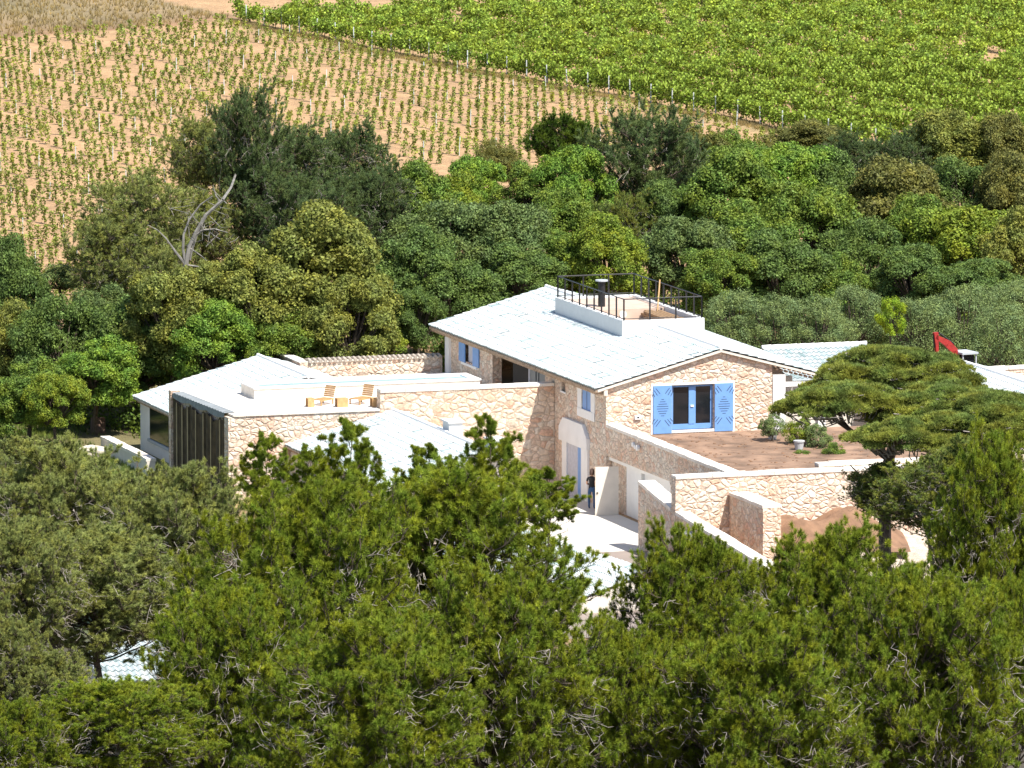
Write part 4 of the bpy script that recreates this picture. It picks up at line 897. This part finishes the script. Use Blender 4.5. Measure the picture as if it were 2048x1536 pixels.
# bare silvery trunk
P = WD(372, 545, 381); g0 = float(hgt(P[0], P[1])); t = empty('dead_tree', (P[0], P[1], g0), 0, label='bare silvery forked trunk curving up to the right', cat='tree')
def rel(px, py, dz=0): q = WD(px, py, 381+dz)-np.array([P[0], P[1], g0]); return q
b0 = np.array([0, 0, 0.]); fork = rel(372, 530)
Tm = np.concatenate([chain([b0, fork], .17, .14), chain([fork, rel(378, 495), rel(392, 465), rel(412, 430), rel(445, 400), rel(462, 375, 8), rel(478, 330, 16), rel(484, 300, 18)], .13, .03)])
t1 = npmesh('trunk', Tm, 4, M['dead']); link(bpy.data.objects.new('trunk', t1), t)
for pts, r0, r1 in (([fork, rel(366, 500), rel(367, 470), rel(378, 440), rel(400, 410), rel(425, 392)], .08, .03), ([fork, rel(352, 505), rel(333, 478)], .08, .03), ([rel(392, 470), rel(405, 460), rel(430, 458), rel(455, 465)], .07, .02),
                    ([rel(440, 403), rel(432, 392), rel(426, 370)], .05, .015), ([rel(333, 478), rel(315, 460), rel(295, 450)], .04, .015), ([fork, rel(395, 533), rel(425, 545)], .06, .02), ([rel(378, 495), rel(400, 510), rel(430, 535)], .05, .015), ([rel(398, 455), rel(384, 500), rel(380, 520)], .06, .05)):
    link(bpy.data.objects.new('branch', npmesh('branch', chain(pts, r0, r1), 4, M['dead'])), t)
rd = np.random.default_rng(9)
for _ in range(26):
    a0 = rel(rd.uniform(375, 465), rd.uniform(370, 500)); a1 = a0+rd.normal(0, .45, 3)+np.array([0, 0, .2]); a2 = a1+rd.normal(0, .4, 3)
    link(bpy.data.objects.new('twig', npmesh('twig', chain([a0, a1, a2], .018, .006), 4, M['dead'])), t)
for px, py, lab in ((1545, 872, 'grey plant pot of the pale bush on the dirt terrace'), (1598, 893, 'grey plant pot of the bright green bush on the dirt terrace')):
    p = W(px, py+6, 3.27); m_ = MB(); m_.bar((0, 0, 0), (0, 0, .38), (.17, .23), 0, 14); m_.bar((0, 0, .34), (0, 0, .40), .25, 0, 14); o = m_.build('plant_pot', M['pot'], label=lab, cat='pot'); o.location = tuple(p)

# foreground pines
FP = [pine_variant(500+i, R=5.0, Hc=4.6, nl=62, n2=11, n3=9, tufts=3, nk=26, nlen=.22, nwid=.0125, up=.8, dead=300, nspread=.8, tstart=.72) for i in range(4)]
def fpine(i, px, py, rx, ry, D, mat, label, rz=None, tilt=(0, 0)):
    P = WD(px, py, D); s = D/FPX/5.0; sz = ry*D/FPX/4.6
    t = place('pine_tree', FP[i % len(FP)], P, rx*s, rx*s, sz, rt.random()*6.28 if rz is None else rz, LM[mat], label, 'tree', 'pines on the slope in the foreground', tilt=tilt)
FPL = [
 (0, 890, 1195, 270, 250, 240, 'pg', 'big central pine whose top hides part of the annex roof'),
 (1, 600, 1230, 235, 245, 236, 'pg', 'dark green pine left of the big central pine'),
 (2, 1000, 1400, 230, 240, 222, 'pg', 'low pine at the bottom centre in front of the big central pine'),
 (3, 740, 1480, 240, 220, 218, 'pg', 'lowest pine at the bottom left of centre'),
 (0, 470, 1400, 200, 220, 226, 'pg', 'pine right of the shed roof at the lower left'),
 (2, 1380, 1290, 180, 215, 246, 'pg', 'pine below the shaded courtyard wall on the right'),
 (1, 1640, 1300, 210, 225, 242, 'pg', 'pine in front of the dirt heap'),
 (3, 1500, 1480, 230, 230, 228, 'pg', 'lowest pine at the bottom right of centre'),
 (0, 1860, 1400, 210, 250, 232, 'pg', 'pine at the bottom right'),
 (2, 1990, 1130, 150, 240, 250, 'pg', 'tall pine at the right edge reaching up toward the white roof'),
 (0, 2040, 1350, 110, 190, 238, 'pg', 'pine cut by the right edge below the tall right edge pine'),
 (2, 15, 1330, 90, 90, 262, 'po', 'small olive toned pine cut by the left edge above the bottom corner'),
 (1, 1250, 1450, 150, 190, 230, 'pg', 'small pine filling the gap under the outbuilding roof'),
 (3, 110, 1075, 190, 165, 292, 'po', 'olive toned pine at the left edge below the grass'),
 (1, 350, 1110, 180, 165, 288, 'po', 'olive toned pine left of the dark liner screen'),
 (0, 200, 1200, 210, 130, 284, 'po', 'lower olive toned pine with dark trunks beneath at the left'),
 (1, 90, 1400, 110, 90, 262, 'po', 'small olive toned pine in front of the shed roof at the lower left'),
 (2, 40, 1180, 140, 130, 280, 'po', 'olive toned pine cut by the left edge'),
 (0, 230, 1475, 190, 110, 215, 'pg', 'pine in the bottom left corner area with pale bare twigs'),
 (1, 20, 1530, 130, 120, 213, 'pg', 'pine in the very corner at the lower left'),
 (3, 290, 1040, 110, 70, 318, 'po', 'low olive toned pine in front of the garden wing'),
 (2, 50, 940, 95, 60, 318, 'po', 'low olive toned pine in front of the stump'),
]
for a in FPL: fpine(*a)
SP = pine_variant(560, R=2.0, Hc=2.6, nl=20, n2=7, n3=6, tufts=4, nk=26, nlen=.22, nwid=.0125, up=.9, dead=60, tstart=.7, nspread=.8, low=-3.5)
for px, py, rx, ry, D, lab in ((705, 965, 80, 115, 250, 'slender sparse pine top in front of the annex roof, left of two'), (985, 950, 75, 110, 251, 'slender sparse pine top in front of the tall terrace wall'), (535, 960, 60, 85, 249, 'slender sparse pine top below the sun terrace wall'), (1095, 1010, 70, 70, 252, 'small sparse pine top in front of the arched entrance'), (860, 985, 70, 90, 250, 'short sparse pine top between the two taller slender ones'), (620, 985, 60, 85, 251, 'short sparse pine top left of the annex roof')):
    P = WD(px, py, D); s = D/FPX; place('pine_tree', SP, P, rx*s/2.0, rx*s/2.0, ry*s/2.6, rt.random()*6.28, LM['pg'], lab, 'tree', 'pines on the slope in the foreground')
# umbrella pine right, crown in several tiers, and its neighbours
Pu = WD(1775, 800, 303); gu = float(hgt(Pu[0], Pu[1]))
up_ = empty('umbrella_pine', (Pu[0], Pu[1], gu), 0, label='wide umbrella pine with layered crown and dark trunk in front of the right annex', cat='tree')
def relu(px, py, D=303): return WD(px, py, D)-np.array([Pu[0], Pu[1], gu])
bp_ = relu(1770, 1060); tb = bp_.copy(); tb[2] = -.3
Tm = np.concatenate([chain([tb, bp_, relu(1770, 990), relu(1775, 930), relu(1790, 880)], .27, .20), chain([relu(1790, 880), relu(1800, 830, 304.5), relu(1785, 790, 306)], .2, .06), chain([relu(1778, 920), relu(1700, 860), relu(1640, 820)], .13, .05), chain([relu(1790, 880), relu(1860, 820), relu(1925, 825, 305)], .14, .05), chain([relu(1700, 860), relu(1680, 835, 304), relu(1675, 815, 305)], .08, .04), chain([relu(1770, 985), relu(1730, 960), relu(1700, 930)], .07, .02)])
link(bpy.data.objects.new('trunk', npmesh('trunk', Tm, 4, M['bark'])), up_)
def umbrella_crown(seed, rx, ry, rz, ncl):
    r = np.random.default_rng(seed); P = []; Dn = []; tA = []; tB = []
    for k in range(ncl):
        a = r.uniform(0, 6.28); q = math.sqrt(r.random()); cz = math.sqrt(max(0, 1-q*q)) 
        c0 = np.array([math.cos(a)*q*rx, math.sin(a)*q*ry, (cz*(.82+.22*r.random())-.35*r.random()*(r.random() < .5))*rz]); w = r.uniform(.38, .80)
        n = int(210*w*w/.3); a2 = r.uniform(0, 6.28, n); q2 = np.sqrt(r.random(n)); h = np.sqrt(1-q2**2*.9)*.34*w
        p = c0+np.stack([np.cos(a2)*q2*w, np.sin(a2)*q2*w, h+r.normal(0, .03, n)], 1)
        o_ = np.stack([np.cos(a2)*q2, np.sin(a2)*q2, np.full(n, .75)], 1); P.append(p); Dn.append(norm(o_+.3*r.normal(size=(n, 3))))
        hub = c0*np.array([.72, .72, .5])+np.array([0, 0, -.25*rz]); m_1 = (hub+c0)/2+r.normal(0, .08, 3); tA += [hub, m_1]; tB += [m_1, c0+np.array([0, 0, .03])]
        for _ in range(7): tA.append(c0+np.array([0, 0, -.05])); tB.append(c0+np.array([r.normal(0, w*.5), r.normal(0, w*.5), .16*w]))
        if r.random() < .5: tA.append(hub*.5); tB.append(hub)
    P = np.concatenate(P); Dn = np.concatenate(Dn)
    return npmesh('crown', needles(P, Dn, 11, .125, .014, .45, r), 3, PLH), npmesh('branches', tubes(np.array(tA), np.array(tB), .030, .014), 4, M['twig'])
for (seed, px, py, rx, ry, rz, D, ncl) in ((1, 1790, 800, 162, 2.6, 100, 306, 150), (2, 1695, 838, 130, 1.9, 65, 303, 85), (3, 1890, 860, 140, 2.3, 85, 303, 110), (7, 1990, 890, 110, 2.2, 100, 301, 90), (4, 1830, 905, 125, 2.0, 60, 300, 75), (5, 1955, 900, 110, 2.2, 75, 300, 55)):
    q = relu(px, py, D); k_ = D/FPX
    for me in umbrella_crown(900+seed, rx*k_, ry, rz*k_, ncl):
        o = bpy.data.objects.new(me.name.split('.')[0], me); link(o, up_); o.location = tuple(q)
        if me.name.startswith('crown'): o.material_slots[0].link = 'OBJECT'; o.material_slots[0].material = LM['pu']
fpine(1, 1950, 985, 140, 105, 292, 'pu', 'green pine behind the tall right edge pine')
fpine(2, 1765, 985, 80, 55, 300, 'pu', 'small pine around the dark trunk of the umbrella pine')
fpine(0, 1860, 1000, 110, 75, 296, 'pu', 'small pine right of the umbrella pine trunk')

# ------------------------------------------------------------------ vineyards
def vine_mesh(seed, nl, w, h, ls, zb=.05, name='vine_leaves'):
    r = np.random.default_rng(seed); P = np.stack([r.normal(0, w, nl), r.normal(0, w, nl), zb+(h-zb)*r.random(nl)**.8], 1)
    return npmesh(name, leaves(P, rdir(nl, r), ls, ls*.7, r), 4, LM['vy'])
YV = [(vine_mesh(600+i, 100, .085, .84+.08*(i % 3), .070), npmesh('vine_stem', chain([(0, 0, -.05), (.02, .01, .3), (0, 0, .5)], .014, .008), 4, M['bark'])) for i in range(6)]
RS, CS = 2.75, .53
def inview(P, mx=60):
    d = P-CAM; w = d@FW; x = 1024+FPX*d[..., 0]/w; y = 768-FPX*(d@UPV)/w; return x, y, (x > -mx) & (x < 2048+mx) & (y > -mx) & (y < 1536)
rv = np.random.default_rng(21)
# young vineyard: rows parallel to the border, plants lined up in columns running away from the camera
pts = []
for i in range(1, 110):
    for x in np.arange(-62, 62, CS):
        # point on row i (offset -i*RS from the border) at world x
        s_al = (x-E0[0]+EN[0]*i*RS)/ED[0]; y = E0[1]-EN[1]*i*RS+ED[1]*s_al
        pts.append((x+rv.normal(0, .03), y+rv.normal(0, .12)))
pts = np.array(pts); pts = pts[(kdist(pts[:, 0], pts[:, 1]) < -1.2) & (pts[:, 1] > 47) & (edist(pts[:, 0], pts[:, 1]) < -1.4)]
PZ = np.concatenate([pts, hgt(pts[:, 0], pts[:, 1])[:, None]], 1); x_, y_, ok = inview(PZ); PZ = PZ[ok]; x_, y_ = x_[ok], y_[ok]
hidden = (y_ > 330+.0*x_) & (x_ > 800) | (y_ > 420) & (x_ > 420); PZ = PZ[~hidden]
PZ = PZ[rv.random(len(PZ)) > .06]
o_ = np.argsort(PZ[:, 1]); PZ = PZ[o_]
def vine_obj(nm, meshes, p, rz, s, label, cat, group, mat=None):
    t = empty(nm, p, rz, label=label, cat=cat, group=group); t.scale = (s[0], s[0], s[1])
    for me in meshes: link(bpy.data.objects.new(me.name.split('.')[0], me), t)
for i, p in enumerate(PZ[:300]):
    vine_obj('young_vine', YV[i % 6], p, rv.random()*6.28, (1+.3*rv.random(), .8+.5*rv.random()), 'small young vine plant in the nearest rows of the bare tan vineyard', 'vine', 'nearest young vines in the bare tan vineyard')
def scatter_leaves(P, nl, w, h, ls, r):
    Q = np.repeat(P, nl, 0); n = len(Q); hh = np.repeat(h*(.6+.7*r.random(len(P))), nl); ww = np.repeat(w*(.7+.7*r.random(len(P))), nl)
    return Q+np.stack([r.normal(0, 1, n)*ww, r.normal(0, 1, n)*ww, hh*r.random(n)**.8], 1)
R_ = PZ[300:]; Q = scatter_leaves(R_, 100, .08, .92, .06, rv)
tag(link(bpy.data.objects.new('young_vines', npmesh('young_vines', leaves(Q, rdir(len(Q), rv), .072, .052, rv), 4, LM['vy']))), 'farther young vines covering the bare tan vineyard in rows', 'vines', kind='stuff')
# stakes among the young vines, every few plants
sm_ = MB(); sm_.box((-.02, -.02, -.1), (.02, .02, 1.02)); sm = sm_.build('vine_stake', M['stake']); smesh = sm.data; bpy.data.objects.remove(sm)
ci = np.round(PZ[:, 0]/CS).astype(int); ri = np.round(-edist(PZ[:, 0], PZ[:, 1])/RS).astype(int)
st = PZ[((ci+ri*4) % 11 == 0)]; st = st[:300]
for p in st:
    o = link(bpy.data.objects.new('vine_stake', smesh)); o.location = (p[0]+.12, p[1], p[2]); o.scale = (1, 1, .8+.35*rv.random()); o.rotation_euler = (rv.normal(0, .03), rv.normal(0, .03), rv.random())
    tag(o, 'thin grey metal stake standing among the young vines', 'stake', 'stakes among the young vines')
# leafy vineyard
def green_pts():
    out = []
    for i in range(0, 120):
        for a in np.arange(-1, 130, 1.0):
            q = E0[:2]+ED*a+EN*(i*4.0)+rv.normal(0, .06, 2)
            out.append((q[0], q[1], i))
    return np.array(out)
gp = green_pts(); Gz = np.concatenate([gp[:, :2], hgt(gp[:, 0], gp[:, 1])[:, None]], 1); x_, y_, ok = inview(Gz, 80); Gz = Gz[ok]; gi = gp[ok, 2]; x_ = x_[ok]
gap = rv.random(len(Gz)) < .05; Gz = Gz[~gap]; gi = gi[~gap]
o_ = np.argsort(Gz[:, 1]); Gz = Gz[o_]; gi = gi[o_]
LV = []
for i in range(6):
    r = np.random.default_rng(700+i); n = 300; P = np.stack([r.normal(0, .30, n), r.normal(0, .24, n), .36+.95*r.random(n)**.9+.12*r.normal(size=n)], 1)
    LV.append((npmesh('vine_leaves', leaves(P, norm(rdir(n, r)+np.array([0, -.3, .3])), .094, .076, r), 4, LM['vine']), npmesh('vine_stem', chain([(0, 0, -.05), (.02, 0, .25), (0, 0, .55)], .03, .02), 4, M['bark'])))
rzE = math.atan2(ED[1], ED[0])
for i, p in enumerate(Gz[:300]):
    vine_obj('leafy_vine', LV[i % 6], p, rzE+(math.pi if i % 2 else 0), (1, .85+.35*rv.random()), 'bushy bright green vine in the nearest part of the leafy vineyard', 'vine', 'nearest leafy vines of the green vineyard')
R_ = Gz[300:]; nl = 290; Q = np.repeat(R_, nl, 0); n = len(Q); hs = np.repeat(.70+.60*rv.random(len(R_)), nl)
wv = np.repeat(.8+.5*rv.random(len(R_)), nl)[:, None]; a_ = rv.normal(0, .30, n)[:, None]*ED*wv; b_ = rv.normal(0, .26, n)[:, None]*EN*wv
Q[:, :2] += a_+b_; Q[:, 2] += (.36+.95*rv.random(n)**.9+.1*rv.normal(size=n))*hs
tag(link(bpy.data.objects.new('vine_foliage', npmesh('vine_foliage', leaves(Q, norm(rdir(n, rv)+np.array([0, -.3, .3])), .094, .076, rv), 4, LM['vine']))), 'dense bright green vine rows filling the upper right hillside', 'vines', kind='stuff')
S0 = R_[gi[300:] < 1]
if len(S0): tag(link(bpy.data.objects.new('vine_stems', npmesh('vine_stems', tubes(S0, S0+np.array([0, 0, .5]), .03, .02), 4, M['bark']))), 'dark stems under the first row of leafy vines', 'vines', kind='stuff')
# border posts along the first leafy row
for k in range(0, 40):
    q = E0[:2]+ED*(1.0+k*2.9)-EN*.35; z = float(hgt(q[0], q[1])); x1, y1, ok1 = inview(np.array([[q[0], q[1], z]]), 10)
    if not ok1[0] or x1[0] > 1760: continue
    o = link(bpy.data.objects.new('vineyard_post', smesh)); o.location = (q[0], q[1], z); o.scale = (1.7, 1.7, 1.25); o.rotation_euler = (rv.normal(0, .02), rv.normal(0, .02), 0)
    tag(o, 'taller grey post in the line between the bare and the leafy vineyard', 'post', 'posts along the border of the two vineyards')
# dry grass tufts and weeds
def grass_patch(name, P, h, mat, label, k=10, wd=.012, spread=.35):
    Dn = np.tile([[0, 0, 1.]], (len(P), 1)); me = npmesh(name, needles(P, Dn, k, h, wd, spread, rv), 3, mat)
    tag(link(bpy.data.objects.new(name, me)), label, 'grass', kind='stuff')
n = 26000; X = rv.uniform(-50, 10, n); Y = rv.uniform(200, 330, n); kk = (kdist(X, Y) > .5) & (edist(X, Y) < 1.0); P = np.stack([X, Y, hgt(X, Y)], 1)[kk]; _, _, ok = inview(P, 20); P = P[ok]
LM['dry'] = leaf_mat('dry_grass_blade', (.34, .27, .13), hue=.03)
grass_patch('dry_grass', P, .35, LM['dry'], 'dry grass strip above the bare vineyard', 9, .02)
n = 30000; X = rv.uniform(-34, -12, n); Y = rv.uniform(-30, 40, n); P = np.stack([X, Y, hgt(X, Y)], 1); kk = (np.sin(X*.9+Y*.3)+np.sin(Y*.5)+rv.normal(0, .6, n) > -.6); lv = P@AU; kk &= ~((lv > -15.2) & (P@AV > 6.8)); P = P[kk]
LM['grass'] = leaf_mat('green_grass_blade', (.14, .20, .05), hue=.06)
grass_patch('grass', P, .28, LM['grass'], 'green rough grass at the left of the wing', 9, .015)
a_ = rv.uniform(0, 125, 9000); b_ = rv.normal(-.9, .35, 9000); q = E0[:2]+a_[:, None]*ED+b_[:, None]*EN; P = np.stack([q[:, 0], q[:, 1], hgt(q[:, 0], q[:, 1])], 1)
grass_patch('border_grass', P, .20, LM['dry'], 'dry weeds along the border between the vineyards', 8, .015)

# undergrowth filling the floor of the wood behind the house
r = np.random.default_rng(77); C_ = []
for _ in range(420):
    x = r.uniform(-36, 34); y = r.uniform(24, 60)
    if x < -12 and y > 40: continue
    if x < 8 and x > -9 and y < 27: continue
    if x > 7 and y < 30: continue
    if math.sin(x*.8+1)*math.sin(y*.45) > .72: continue
    C_.append((x, y, float(hgt(x, y))+.35, r.uniform(.7, 1.5)))
C_ = np.array(C_); nl = 520; Q = np.repeat(C_[:, :3], nl, 0); dd = rdir(len(Q), r); Q = Q+dd*np.repeat(C_[:, 3], nl)[:, None]*(.6+.5*r.random((len(Q), 1)))
tag(link(bpy.data.objects.new('undergrowth', npmesh('undergrowth', leaves(Q, norm(dd+.7*r.normal(size=dd.shape)), .085, .055, r), 4, LM['md']))), 'tangled green undergrowth between the trunks of the wood', 'undergrowth', kind='stuff')
